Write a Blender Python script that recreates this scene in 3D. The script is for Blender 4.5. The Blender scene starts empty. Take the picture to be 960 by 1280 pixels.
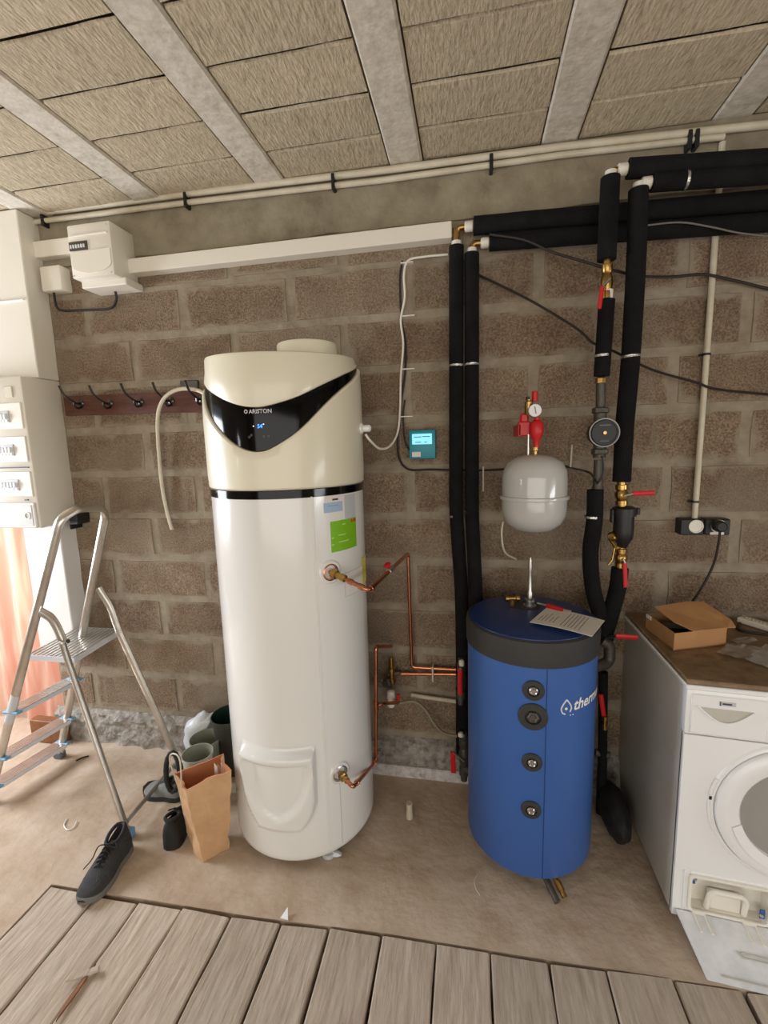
import bpy, bmesh, math, random
from mathutils import Vector, Matrix, noise
random.seed(7)
PI = math.pi
SC = bpy.context.scene
COL = SC.collection
# ------------------------------------------------------------------ camera
F_PX = 572.145
CAM = Vector((0.0, -1.97984, 1.54))
YAW, PIT, ROL = -0.188783, -0.1454945, -0.0289753
_cy, _sy, _cp, _sp = math.cos(YAW), math.sin(YAW), math.cos(PIT), math.sin(PIT)
_cr, _sr = math.cos(ROL), math.sin(ROL)
FW = Vector((_sy*_cp, _cy*_cp, _sp)); R0 = Vector((_cy, -_sy, 0)); U0 = R0.cross(FW)
RT = _cr*R0 + _sr*U0; UP = -_sr*R0 + _cr*U0
cam = bpy.data.objects.new('camera', bpy.data.cameras.new('camera')); COL.objects.link(cam)
M = Matrix((RT, UP, -FW)).transposed().to_4x4(); M.translation = CAM
cam.matrix_world = M
cam.data.sensor_fit = 'HORIZONTAL'; cam.data.sensor_width = 36
cam.data.lens = F_PX/960*36
cam.data.clip_start = 0.02
SC.camera = cam
# ------------------------------------------------------------------ world, lights, exposure
w = bpy.data.worlds.new('world'); SC.world = w; w.use_nodes = True
w.node_tree.nodes['Background'].inputs[0].default_value = (0.95, 0.96, 1.0, 1)
w.node_tree.nodes['Background'].inputs[1].default_value = 0.6
SC.view_settings.view_transform = 'Standard'; SC.view_settings.look = 'None'
SC.view_settings.exposure = 0.0; SC.view_settings.gamma = 1
def area(name, loc, aim, sx, sy, power, col):
    l = bpy.data.lights.new(name, 'AREA'); l.shape = 'RECTANGLE'; l.size = sx; l.size_y = sy
    l.energy = power; l.color = col
    o = bpy.data.objects.new(name, l); COL.objects.link(o); o.location = loc
    o.rotation_euler = (Vector(aim)-Vector(loc)).to_track_quat('-Z', 'Z').to_euler()
    return o
# daylight through the left window and right doorway; frontal fill added behind the camera
area('daylight_left_window', (-3.55, -0.62, 1.35), (0, -0.62, 1.0), 1.0, 1.3, 102, (0.86, 0.91, 1.0))
area('daylight_far_left_window', (-3.55, -2.75, 1.7), (-0.6, -0.6, 1.5), 0.3, 0.7, 14, (0.9, 0.94, 1.0))
area('daylight_right_doorway', (3.15, -1.70, 1.15), (0, -0.9, 1.1), 0.32, 2.0, 26, (0.93, 0.96, 1.0))
area('fill_behind_camera', (0.2, -4.9, 1.2), (-0.1, -1.0, 0.6), 5.4, 2.2, 76, (1.0, 0.945, 0.865))
area('daylight_behind_curtain', (-2.75, 0.42, 1.3), (-2.75, -1, 1.0), 0.7, 1.7, 10, (1.0, 0.93, 0.86))

# ------------------------------------------------------------------ helpers
def ray(px, py):
    d = RT*((px-480)/F_PX) + UP*(-(py-640)/F_PX) + FW
    return d
def at(px, py, y=0.0):
    d = ray(px, py); return CAM + d*((y-CAM.y)/d.y)
def fl(px, py, z=0.0):
    d = ray(px, py); return CAM + d*((z-CAM.z)/d.z)
def lin(c):
    return tuple(((v/255)/12.92 if v/255 <= 0.04045 else ((v/255+0.055)/1.055)**2.4) for v in c[:3]) + (1,)
def mat(name, col, rough=0.6, metal=0.0, bump=0.0, bscale=60, var=None, vscale=8, detail=4, spec=0.5, emit=0, ecol=None,
        alpha=1, trans=0, stretch=None, coat=0, rand=0.0, vsharp=(0.35, 0.65)):
    m = bpy.data.materials.new(name); m.use_nodes = True
    nt = m.node_tree; N = nt.nodes; L = nt.links; b = N['Principled BSDF']
    b.inputs['Base Color'].default_value = lin(col)
    b.inputs['Roughness'].default_value = rough; b.inputs['Metallic'].default_value = metal
    b.inputs['Specular IOR Level'].default_value = spec
    if coat: b.inputs['Coat Weight'].default_value = coat; b.inputs['Coat Roughness'].default_value = 0.08
    if trans: b.inputs['Transmission Weight'].default_value = trans
    if alpha < 1: b.inputs['Alpha'].default_value = alpha
    if emit:
        b.inputs['Emission Color'].default_value = lin(ecol or col); b.inputs['Emission Strength'].default_value = emit
    tc = None
    def coords():
        nonlocal tc
        if tc is None:
            tc = N.new('ShaderNodeNewGeometry').outputs['Position']
            if stretch:
                mp = N.new('ShaderNodeMapping'); mp.inputs['Scale'].default_value = stretch
                L.new(tc, mp.inputs['Vector']); tc = mp.outputs['Vector']
        return tc
    if var is not None:
        cols = var if isinstance(var, list) else [var]
        prev = None
        for i, c in enumerate(cols):
            n = N.new('ShaderNodeTexNoise'); n.inputs['Scale'].default_value = vscale*(2.3**i); n.inputs['Detail'].default_value = detail+2
            n.inputs['Roughness'].default_value = 0.62
            L.new(coords(), n.inputs['Vector'])
            r = N.new('ShaderNodeMapRange'); r.inputs['From Min'].default_value = vsharp[0]; r.inputs['From Max'].default_value = vsharp[1]
            L.new(n.outputs['Fac'], r.inputs['Value'])
            x = N.new('ShaderNodeMix'); x.data_type = 'RGBA'
            if prev is None: x.inputs[6].default_value = lin(col)
            else: L.new(prev, x.inputs[6])
            x.inputs[7].default_value = lin(c); L.new(r.outputs[0], x.inputs[0]); prev = x.outputs[2]
        if rand:
            oi = N.new('ShaderNodeObjectInfo'); hs = N.new('ShaderNodeHueSaturation')
            rr = N.new('ShaderNodeMapRange'); rr.inputs['To Min'].default_value = 1-rand; rr.inputs['To Max'].default_value = 1+rand
            L.new(oi.outputs['Random'], rr.inputs['Value']); L.new(rr.outputs[0], hs.inputs['Value']); L.new(prev, hs.inputs['Color']); prev = hs.outputs[0]
        L.new(prev, b.inputs['Base Color'])
    if bump:
        n = N.new('ShaderNodeTexNoise'); n.inputs['Scale'].default_value = bscale; n.inputs['Detail'].default_value = detail+2
        L.new(coords(), n.inputs['Vector'])
        bp = N.new('ShaderNodeBump'); bp.inputs['Strength'].default_value = bump; bp.inputs['Distance'].default_value = 0.01
        L.new(n.outputs['Fac'], bp.inputs['Height']); L.new(bp.outputs[0], b.inputs['Normal'])
    return m

def block_mat():
    """rough cinder block: speckled, its rim smeared over with mortar"""
    m = mat('cinder_block', (139, 117, 97), 0.95, var=[(120, 99, 81), (154, 135, 113)], vscale=3, rand=0.09, spec=0.15, vsharp=(0.3, 0.7))
    nt = m.node_tree; N = nt.nodes; L = nt.links; b = N['Principled BSDF']
    prev = b.inputs['Base Color'].links[0].from_socket
    geo = N.new('ShaderNodeNewGeometry')
    # speckle
    v = N.new('ShaderNodeTexVoronoi'); v.inputs['Scale'].default_value = 130; L.new(geo.outputs['Position'], v.inputs['Vector'])
    n2 = N.new('ShaderNodeTexNoise'); n2.inputs['Scale'].default_value = 150; n2.inputs['Detail'].default_value = 5; L.new(geo.outputs['Position'], n2.inputs['Vector'])
    r = N.new('ShaderNodeMapRange'); r.inputs['From Min'].default_value = 0.36; r.inputs['From Max'].default_value = 0.64
    r.inputs['To Min'].default_value = 0.62; r.inputs['To Max'].default_value = 1.25
    L.new(n2.outputs['Fac'], r.inputs['Value'])
    mu = N.new('ShaderNodeMix'); mu.data_type = 'RGBA'; mu.blend_type = 'MULTIPLY'; mu.inputs[0].default_value = 1
    L.new(prev, mu.inputs[6]); L.new(r.outputs[0], mu.inputs[7])
    # rim factor from object coordinates (mesh half size .24 x .092)
    tc = N.new('ShaderNodeTexCoord'); sp = N.new('ShaderNodeSeparateXYZ'); L.new(tc.outputs['Object'], sp.inputs[0])
    def mth(op, a, c=None):
        k = N.new('ShaderNodeMath'); k.operation = op
        for i, q in enumerate((a, c)):
            if q is None: continue
            if isinstance(q, (int, float)): k.inputs[i].default_value = q
            else: L.new(q, k.inputs[i])
        return k.outputs[0]
    dx = mth('SUBTRACT', 0.243, mth('ABSOLUTE', sp.outputs['X'])); dz = mth('SUBTRACT', 0.094, mth('ABSOLUTE', sp.outputs['Z']))
    d = mth('MINIMUM', dx, dz)
    n3 = N.new('ShaderNodeTexNoise'); n3.inputs['Scale'].default_value = 9; n3.inputs['Detail'].default_value = 7; L.new(geo.outputs['Position'], n3.inputs['Vector'])
    d2 = mth('SUBTRACT', d, mth('MULTIPLY', mth('SUBTRACT', n3.outputs['Fac'], 0.46), 0.12))
    rim = N.new('ShaderNodeMapRange'); rim.inputs['From Min'].default_value = -0.003; rim.inputs['From Max'].default_value = 0.02
    rim.inputs['To Min'].default_value = 1; rim.inputs['To Max'].default_value = 0; L.new(d2, rim.inputs['Value'])
    # broad mortar wash blotches
    n4 = N.new('ShaderNodeTexNoise'); n4.inputs['Scale'].default_value = 2.1; n4.inputs['Detail'].default_value = 6; L.new(geo.outputs['Position'], n4.inputs['Vector'])
    wash = N.new('ShaderNodeMapRange'); wash.inputs['From Min'].default_value = 0.48; wash.inputs['From Max'].default_value = 0.7; wash.inputs['To Max'].default_value = 0.7
    L.new(n4.outputs['Fac'], wash.inputs['Value'])
    mp5 = N.new('ShaderNodeMapping'); mp5.inputs['Scale'].default_value = (9, 1, 0.9); L.new(geo.outputs['Position'], mp5.inputs[0])
    n5 = N.new('ShaderNodeTexNoise'); n5.inputs['Scale'].default_value = 1.3; n5.inputs['Detail'].default_value = 4; L.new(mp5.outputs[0], n5.inputs['Vector'])
    drip = N.new('ShaderNodeMapRange'); drip.inputs['From Min'].default_value = 0.6; drip.inputs['From Max'].default_value = 0.72; drip.inputs['To Max'].default_value = 0.75
    L.new(n5.outputs['Fac'], drip.inputs['Value'])
    fac = mth('MAXIMUM', mth('MAXIMUM', rim.outputs[0], wash.outputs[0]), drip.outputs[0])
    mx = N.new('ShaderNodeMix'); mx.data_type = 'RGBA'; L.new(fac, mx.inputs[0]); L.new(mu.outputs[2], mx.inputs[6]); mx.inputs[7].default_value = lin((148, 136, 118))
    # position split into axes, not linked to the colour
    sp2 = N.new('ShaderNodeSeparateXYZ'); L.new(geo.outputs['Position'], sp2.inputs[0])
    L.new(mx.outputs[2], b.inputs['Base Color'])
    bp = N.new('ShaderNodeBump'); bp.inputs['Strength'].default_value = 0.85; bp.inputs['Distance'].default_value = 0.012
    h = mth('ADD', mth('MULTIPLY', n2.outputs['Fac'], mth('SUBTRACT', 1.15, rim.outputs[0])), mth('MULTIPLY', rim.outputs[0], 0.6))
    L.new(h, bp.inputs['Height']); L.new(bp.outputs[0], b.inputs['Normal'])
    return m

def flutter_mat(name, c1, c2, c3, scale, stretch):
    return mat(name, c1, 0.95, bump=0.7, bscale=scale*3, var=[c2, c3], vscale=scale, stretch=stretch, spec=0.1, rand=0.06)

MT = {}
def setup_mats():
    g = MT
    g['block'] = block_mat()
    g['mortar'] = mat('mortar', (150, 138, 120), 0.95, bump=0.6, bscale=45, var=[(126, 112, 96), (160, 149, 130)], vscale=6, spec=0.1)
    g['beamband'] = mat('cast_concrete', (146, 137, 117), 0.92, bump=0.5, bscale=30, var=[(122, 112, 94), (158, 148, 126)], vscale=4, spec=0.15)
    g['footing'] = mat('rough_footing', (140, 132, 120), 0.95, bump=1.0, bscale=50, var=[(96, 90, 82), (172, 166, 156)], vscale=14, spec=0.1)
    g['ceil_block'] = flutter_mat('ceiling_block', (188, 174, 148), (164, 150, 126), (202, 188, 162), 40, (1.0, 0.30, 1))
    g['ceil_beam'] = mat('ceiling_beam', (204, 196, 180), 0.85, bump=0.35, bscale=40, var=[(182, 172, 154), (218, 210, 196)], vscale=14, spec=0.2)
    g['floor'] = mat('screed_floor', (190, 169, 145), 0.85, bump=0.45, bscale=26, var=[(172, 149, 124), (202, 184, 164)], vscale=3.2, spec=0.25)
    g['plank'] = mat('plank_wood', (194, 179, 161), 0.8, bump=0.6, bscale=12, var=[(172, 155, 136), (206, 193, 177), (160, 143, 126)], vscale=3, stretch=(4.0, 0.6, 4), rand=0.08, vsharp=(0.42, 0.85), spec=0.25)
    g['dark'] = mat('dark_gap', (30, 24, 20), 0.95)
    g['wallpaint'] = mat('room_wall', (176, 166, 146), 0.95, bump=0.3, bscale=20, var=(150, 140, 122), vscale=3)
    g['white'] = mat('white_enamel', (233, 233, 228), 0.22, spec=0.5, coat=0.5)
    g['cream'] = mat('cream_plastic', (230, 224, 200), 0.33, spec=0.45, coat=0.25)
    g['pvc'] = mat('white_pvc', (232, 226, 212), 0.38)
    g['pvc_dirty'] = mat('ivory_pvc', (214, 206, 184), 0.45, var=(196, 186, 162), vscale=9)
    g['panelw'] = mat('panel_white', (234, 232, 228), 0.4)
    g['panelside'] = mat('panel_grey', (205, 203, 198), 0.5)
    g['gloss_black'] = mat('gloss_black', (7, 7, 8), 0.1, spec=0.25)
    g['black'] = mat('black_plastic', (26, 26, 27), 0.45)
    g['foam'] = mat('foam_insulation', (19, 19, 20), 0.92, bump=0.4, bscale=160, spec=0.2, var=(27, 27, 28), vscale=12)
    g['foil'] = mat('foil_tape', (205, 205, 200), 0.25, metal=0.9, bump=0.4, bscale=120)
    g['copper'] = mat('copper_pipe', (224, 156, 122), 0.27, metal=1, var=(190, 118, 90), vscale=14)
    g['brass'] = mat('brass', (198, 164, 100), 0.3, metal=1, var=(160, 126, 72), vscale=30)
    g['steel'] = mat('steel', (190, 188, 182), 0.3, metal=1)
    g['alu'] = mat('aluminium', (206, 202, 194), 0.30, metal=0.9, bump=0.05, bscale=200, var=(190, 182, 170), vscale=14)
    g['alu_step'] = mat('aluminium_tread', (226, 230, 236), 0.35, metal=0.25)
    g['castgrey'] = mat('cast_grey', (92, 88, 80), 0.5, metal=0.6, bump=0.3, bscale=90)
    g['red'] = mat('red_plastic', (200, 24, 30), 0.4)
    g['blue'] = mat('blue_vinyl', (56, 98, 168), 0.38, bump=0.12, bscale=14, spec=0.5)
    g['bluelid'] = mat('blue_lid', (32, 56, 112), 0.38, bump=0.15, bscale=12)
    g['rubber'] = mat('dark_rubber', (48, 48, 47), 0.6, bump=0.15, bscale=60)
    g['grey_tank'] = mat('grey_lacquer', (192, 192, 188), 0.2, coat=0.6)
    g['teal'] = mat('teal_plastic', (20, 140, 158), 0.4)
    g['screen'] = mat('lit_screen', (140, 220, 238), 0.3, emit=0.75, ecol=(120, 220, 245))
    g['ink'] = mat('print_grey', (60, 70, 80), 0.6)
    g['paper'] = mat('paper', (226, 222, 216), 0.85)
    g['textwhite'] = mat('print_white', (240, 240, 240), 0.5)
    g['textgrey'] = mat('print_silver', (200, 200, 200), 0.4)
    g['led'] = mat('blue_led', (60, 130, 255), 0.4, emit=3.0, ecol=(50, 120, 255))
    g['ledw'] = mat('white_led', (230, 240, 255), 0.4, emit=2.0)
    g['green'] = mat('green_sticker', (126, 190, 30), 0.45)
    g['lgreen'] = mat('pale_green_print', (176, 220, 120), 0.5)
    g['sblue'] = mat('pale_blue_sticker', (166, 190, 216), 0.5)
    g['sgrey'] = mat('grey_sticker', (196, 198, 198), 0.5)
    g['yellow'] = mat('yellow_sticker', (222, 214, 90), 0.5)
    g['wood_red'] = mat('varnished_wood', (96, 52, 34), 0.45, var=(72, 36, 22), vscale=10, stretch=(1, 6, 8), coat=0.3)
    g['hook'] = mat('dark_hook', (30, 20, 20), 0.25, coat=0.5)
    g['brown_cable'] = mat('brown_cable', (34, 27, 22), 0.55)
    g['curtain'] = curtain_mat()
    g['card'] = mat('cardboard', (186, 140, 92), 0.85, var=(172, 126, 80), vscale=10)
    g['cardin'] = mat('cardboard_inside', (120, 86, 56), 0.9)
    g['laminate'] = mat('brown_top', (128, 104, 78), 0.55, bump=0.15, bscale=40, var=[(104, 82, 60), (142, 118, 90)], vscale=9)
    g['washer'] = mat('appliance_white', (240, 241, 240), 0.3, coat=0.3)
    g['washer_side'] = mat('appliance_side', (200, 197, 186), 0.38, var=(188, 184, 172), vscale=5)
    g['washer_dirty'] = mat('dusty_white', (238, 239, 240), 0.5, var=(218, 220, 222), vscale=16)
    g['ivory'] = mat('ivory_plastic', (236, 232, 220), 0.45)
    g['drum'] = mat('drum_steel', (178, 176, 172), 0.25, metal=0.9)
    g['glass'] = mat('door_glass', (215, 215, 212), 0.05, alpha=0.35)
    g['kraft'] = mat('kraft_paper', (206, 168, 126), 0.85, bump=0.6, bscale=14, var=(190, 150, 108), vscale=9)
    g['kraft_in'] = mat('kraft_inside', (190, 124, 84), 0.9)
    g['shoe'] = mat('dark_shoe', (62, 62, 62), 0.85, bump=0.5, bscale=220, var=(50, 50, 50), vscale=20)
    g['shoe_black'] = mat('black_shoe', (30, 29, 28), 0.75, bump=0.3, bscale=180)
    g['sole'] = mat('rubber_sole', (116, 114, 108), 0.8)
    g['slipper'] = mat('grey_slipper', (130, 130, 126), 0.8, bump=0.3, bscale=160)
    g['pot'] = mat('grey_green_pot', (150, 152, 134), 0.5)
    g['pot2'] = mat('pale_pot', (184, 184, 170), 0.5)
    g['potgreen'] = mat('dark_green_pot', (30, 48, 38), 0.35)
    g['potout'] = mat('pot_outside', (60, 62, 52), 0.55)
    g['bagwhite'] = mat('white_bag', (222, 226, 228), 0.35, alpha=0.88)
    g['clearbag'] = mat('clear_bag', (208, 200, 190), 0.2, alpha=0.55)
    g['bluecap'] = mat('blue_cap', (120, 170, 200), 0.5)
    g['greycap'] = mat('grey_cap', (90, 98, 104), 0.6)
    g['braid'] = mat('braided_hose', (150, 140, 116), 0.4, metal=0.5, bump=0.5, bscale=300)
    g['orangewood'] = mat('orange_brown_board', (146, 98, 56), 0.6, var=(110, 60, 30), vscale=8)
    g['lit_strip'] = mat('window_lit_strip', (196, 190, 184), 0.9, bump=0.5, bscale=40, var=[(150, 144, 140), (214, 208, 204)], vscale=18)
def curtain_mat():
    m = bpy.data.materials.new('salmon_curtain'); m.use_nodes = True
    nt = m.node_tree; N = nt.nodes; L = nt.links; b = N['Principled BSDF']
    geo = N.new('ShaderNodeNewGeometry'); sp = N.new('ShaderNodeSeparateXYZ'); L.new(geo.outputs['Position'], sp.inputs[0])
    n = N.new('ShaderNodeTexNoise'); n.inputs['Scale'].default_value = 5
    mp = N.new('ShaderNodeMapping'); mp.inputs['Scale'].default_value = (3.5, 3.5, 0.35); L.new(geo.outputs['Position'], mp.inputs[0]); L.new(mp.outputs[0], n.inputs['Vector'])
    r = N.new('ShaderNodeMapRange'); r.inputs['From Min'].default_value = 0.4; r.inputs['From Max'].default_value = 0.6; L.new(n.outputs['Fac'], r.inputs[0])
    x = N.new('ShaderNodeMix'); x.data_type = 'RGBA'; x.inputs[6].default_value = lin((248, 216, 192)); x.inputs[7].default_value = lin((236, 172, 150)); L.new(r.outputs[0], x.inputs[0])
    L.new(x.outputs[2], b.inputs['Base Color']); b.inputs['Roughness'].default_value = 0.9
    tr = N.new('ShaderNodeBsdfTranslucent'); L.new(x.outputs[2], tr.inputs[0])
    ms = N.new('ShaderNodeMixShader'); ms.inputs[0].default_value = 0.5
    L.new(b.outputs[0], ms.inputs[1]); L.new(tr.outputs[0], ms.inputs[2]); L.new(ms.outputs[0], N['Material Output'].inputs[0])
    return m
setup_mats()

def thing(name, label, cat, loc=(0, 0, 0), group=None):
    o = bpy.data.objects.new(name, None); COL.objects.link(o); o.location = loc
    o.empty_display_size = 0.05
    o['label'] = label; o['category'] = cat
    if group: o['group'] = group
    return o
def root_loc(o):
    v = Vector((0, 0, 0))
    while o is not None: v += o.location; o = o.parent
    return v
def obj(name, bm, m, parent=None, smooth=True, label=None, sharp=35):
    """link a bmesh given in world coordinates as one mesh object"""
    me = bpy.data.meshes.new(name)
    off = root_loc(parent) if parent else None
    if off: bmesh.ops.translate(bm, vec=-off, verts=bm.verts)
    bmesh.ops.recalc_face_normals(bm, faces=bm.faces)
    bm.to_mesh(me); bm.free()
    for mm in (m if isinstance(m, (list, tuple)) else [m]): me.materials.append(MT[mm])
    if smooth:
        me.polygons.foreach_set('use_smooth', [True]*len(me.polygons))
        me.set_sharp_from_angle(angle=math.radians(sharp))
    o = bpy.data.objects.new(name, me); COL.objects.link(o)
    if parent: o.parent = parent
    if label: o['label'] = label
    return o
def tag(o, label, cat, group=None):
    o['label'] = label; o['category'] = cat
    if group: o['group'] = group
    return o
def struct(name, bm, m, parent=None, **k):
    o = obj(name, bm, m, parent, **k)
    if parent is None: o['kind'] = 'structure'
    return o
def new(): return bmesh.new()
def box(bm, a, b, bev=0.0, rot=None, seg=1):
    a, b = Vector(a), Vector(b)
    g = bmesh.ops.create_cube(bm, size=1)
    vs = g['verts']; c = (a+b)/2; s = b-a
    for v in vs: v.co = Vector((v.co.x*abs(s.x), v.co.y*abs(s.y), v.co.z*abs(s.z)))
    if bev:
        es = list({e for v in vs for e in v.link_edges})
        r = bmesh.ops.bevel(bm, geom=es, offset=bev, segments=seg, affect='EDGES', profile=0.5)
        vs = list({v for f in r['faces'] for v in f.verts} | {v for v in vs if v.is_valid})
    if rot: bmesh.ops.transform(bm, matrix=rot, verts=vs)
    for v in vs: v.co += c
    return vs
def lathe(bm, prof, c, axis=(0, 0, 1), seg=40, cap=True):
    """prof: list of (radius, height) along the axis from c"""
    ax = Vector(axis).normalized()
    t = Vector((1, 0, 0)) if abs(ax.x) < 0.9 else Vector((0, 1, 0))
    u = (t - ax*t.dot(ax)).normalized(); v = ax.cross(u); c = Vector(c)
    rings = []
    for r, h in prof:
        if r < 1e-6: rings.append([bm.verts.new(c+ax*h)])
        else: rings.append([bm.verts.new(c+ax*h+(u*math.cos(2*PI*i/seg)+v*math.sin(2*PI*i/seg))*r) for i in range(seg)])
    for a, b in zip(rings, rings[1:]):
        for i in range(seg):
            j = (i+1) % seg
            if len(a) == 1 and len(b) == 1: continue
            if len(a) == 1: bm.faces.new((a[0], b[i], b[j]))
            elif len(b) == 1: bm.faces.new((a[i], b[0], a[j]))
            else: bm.faces.new((a[i], b[i], b[j], a[j]))
    if cap:
        for rg in (rings[0], rings[-1]):
            if len(rg) > 1: bm.faces.new(rg)
    return bm
def catmull(pts, n=6):
    P = [Vector(p) for p in pts]
    if len(P) < 3: return P
    out = []
    Q = [P[0]*2-P[1]] + P + [P[-1]*2-P[-2]]
    for i in range(1, len(Q)-2):
        for k in range(n):
            t = k/n
            out.append(0.5*((2*Q[i])+(Q[i+1]-Q[i-1])*t+(2*Q[i-1]-5*Q[i]+4*Q[i+1]-Q[i+2])*t*t+(3*Q[i]-Q[i-1]-3*Q[i+1]+Q[i+2])*t**3))
    out.append(P[-1]); return out
def fillet(pts, r, n=6):
    P = [Vector(p) for p in pts]; out = [P[0]]
    for a, b, c in zip(P, P[1:], P[2:]):
        d1 = (a-b); d2 = (c-b); k = min(r, d1.length*0.45, d2.length*0.45)
        s = b+d1.normalized()*k; e = b+d2.normalized()*k
        for i in range(n+1):
            t = i/n; out.append(s*(1-t)**2 + b*2*t*(1-t) + e*t*t)
    out.append(P[-1]); return out
def tube(bm, pts, r, seg=12, mode='cat', n=6, flat=None, rf=0.03, cap=True):
    """sweep a circle (or an oval: flat=(ra, rb, up)) along the path"""
    P = catmull(pts, n) if mode == 'cat' else (fillet(pts, rf, n) if mode == 'fil' else [Vector(p) for p in pts])
    rings = []; prev_u = None
    for i, p in enumerate(P):
        t = ((P[i+1]-p) if i+1 < len(P) else (p-P[i-1]))
        if 0 < i < len(P)-1: t = (P[i+1]-p).normalized()+(p-P[i-1]).normalized()
        t.normalize()
        if prev_u is None:
            ref = Vector(flat[2]) if flat else (Vector((0, 0, 1)) if abs(t.z) < 0.9 else Vector((1, 0, 0)))
        else: ref = prev_u
        u = (ref-t*ref.dot(t))
        if u.length < 1e-5: u = t.orthogonal()
        u.normalize(); prev_u = u; v = t.cross(u)
        rr = r[min(len(r)-1, int(i*len(r)/len(P)))] if isinstance(r, (list, tuple)) else r
        ra, rb = (flat[0], flat[1]) if flat else (rr, rr)
        rings.append([bm.verts.new(p+u*math.cos(2*PI*k/seg)*ra+v*math.sin(2*PI*k/seg)*rb) for k in range(seg)])
    for a, b in zip(rings, rings[1:]):
        for i in range(seg): bm.faces.new((a[i], a[(i+1) % seg], b[(i+1) % seg], b[i]))
    if cap: bm.faces.new(rings[0]); bm.faces.new(rings[-1])
    return bm
def prism(bm, pts, d):
    """extrude a polygon (world points) along vector d"""
    d = Vector(d); a = [bm.verts.new(Vector(p)) for p in pts]; b = [bm.verts.new(Vector(p)+d) for p in pts]
    bm.faces.new(a); bm.faces.new(b[::-1]); n = len(a)
    for i in range(n): bm.faces.new((a[i], b[i], b[(i+1) % n], a[(i+1) % n]))
def loft(bm, rings, cap=True, closed=True):
    R = [[bm.verts.new(Vector(p)) for p in r] for r in rings]; n = len(R[0])
    for a, b in zip(R, R[1:]):
        for i in range(n if closed else n-1): bm.faces.new((a[i], a[(i+1) % n], b[(i+1) % n], b[i]))
    if cap: bm.faces.new(R[0]); bm.faces.new(R[-1])
    return R
def text_bm(s, size, fn, bold=False, extr=0.0):
    """flat lettering as mesh; fn maps (x, y) in metres to a world point"""
    cu = bpy.data.curves.new('lettering', 'FONT'); cu.body = s; cu.size = size; cu.resolution_u = 3
    if bold: cu.offset = size*0.022
    o = bpy.data.objects.new('lettering', cu); COL.objects.link(o)
    bpy.context.view_layer.update()
    me = bpy.data.meshes.new_from_object(o)
    bm = new(); bm.from_mesh(me)
    bpy.data.objects.remove(o); bpy.data.curves.remove(cu); bpy.data.meshes.remove(me)
    for v in bm.verts: v.co = Vector(fn(v.co.x, v.co.y))
    return bm
def cylp(c, R, deg, z):
    a = math.radians(deg); return Vector((c[0]+R*math.sin(a), c[1]-R*math.cos(a), z))
def patch(bm, c, R, d0, d1, z0, z1, n=10, th=0.001):
    """a sheet curved on a cylinder, with thickness"""
    rr = []
    for i in range(n+1):
        d = d0+(d1-d0)*i/n
        rr.append([cylp(c, R, d, z0), cylp(c, R+th, d, z0), cylp(c, R+th, d, z1), cylp(c, R, d, z1)])
    loft(bm, rr)

# ================================================================== SETTING
bm = new(); box(bm, (-2.21, 0, -0.05), (3.2, 0.2, 2.75)); box(bm, (-3.6, 0, 2.15), (-2.21, 0.2, 2.75)); box(bm, (-3.6, 0, -0.05), (-3.2, 0.2, 2.15))
wall = struct('wall_back', bm, 'mortar', smooth=False)
def block_mesh(seed, hw=0.243, hh=0.094):
    random.seed(seed); b = new(); nx, nz = 6, 2
    J = lambda s: random.uniform(-s, s)
    fr = {}
    outer = []
    for i in range(nx+1): outer.append((-hw+2*hw*i/nx, -hh))
    for k in range(1, nz+1): outer.append((hw, -hh+2*hh*k/nz))
    for i in range(nx-1, -1, -1): outer.append((-hw+2*hw*i/nx, hh))
    for k in range(nz-1, 0, -1): outer.append((-hw, -hh+2*hh*k/nz))
    n = len(outer)
    back = [b.verts.new((x, 0.012, z)) for x, z in outer]
    fo = []
    for x, z in outer:
        k = random.uniform(0.004, 0.011)
        xx = x - math.copysign(k, x) if abs(abs(x)-hw) < 1e-6 else x+J(0.01)
        zz = z - math.copysign(k, z) if abs(abs(z)-hh) < 1e-6 else z+J(0.004)
        fo.append(b.verts.new((xx, -0.0045+J(0.0018), zz)))
    for i in range(n): b.faces.new((back[i], back[(i+1) % n], fo[(i+1) % n], fo[i]))
    c1 = b.verts.new((-hw*0.4, -0.007, J(0.02))); c2 = b.verts.new((hw*0.4, -0.0065, J(0.02)))
    for i in range(n):
        a, d = fo[i], fo[(i+1) % n]
        mid = (a.co.x+d.co.x)/2
        c = c1 if mid < 0 else c2
        b.faces.new((a, d, c))
    bl = [v for v in fo if abs(v.co.x) < 0.02]
    bv = min(bl, key=lambda v: v.co.z); tv = max(bl, key=lambda v: v.co.z)
    b.faces.new((bv, c2, c1)); b.faces.new((tv, c1, c2))
    bmesh.ops.recalc_face_normals(b, faces=b.faces)
    me = bpy.data.meshes.new('block'); b.to_mesh(me); b.free(); me.materials.append(MT['block'])
    return me
bmeshes = [block_mesh(s) for s in range(6)]
offs = {-1: 0.50, 0: 0.26, 1: 0.49, 2: 0.25, 3: 0.0, 4: 0.255, 5: 0.0, 6: 0.26, 7: 0.0, 8: 0.28, 9: 0.04}
random.seed(3)
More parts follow.
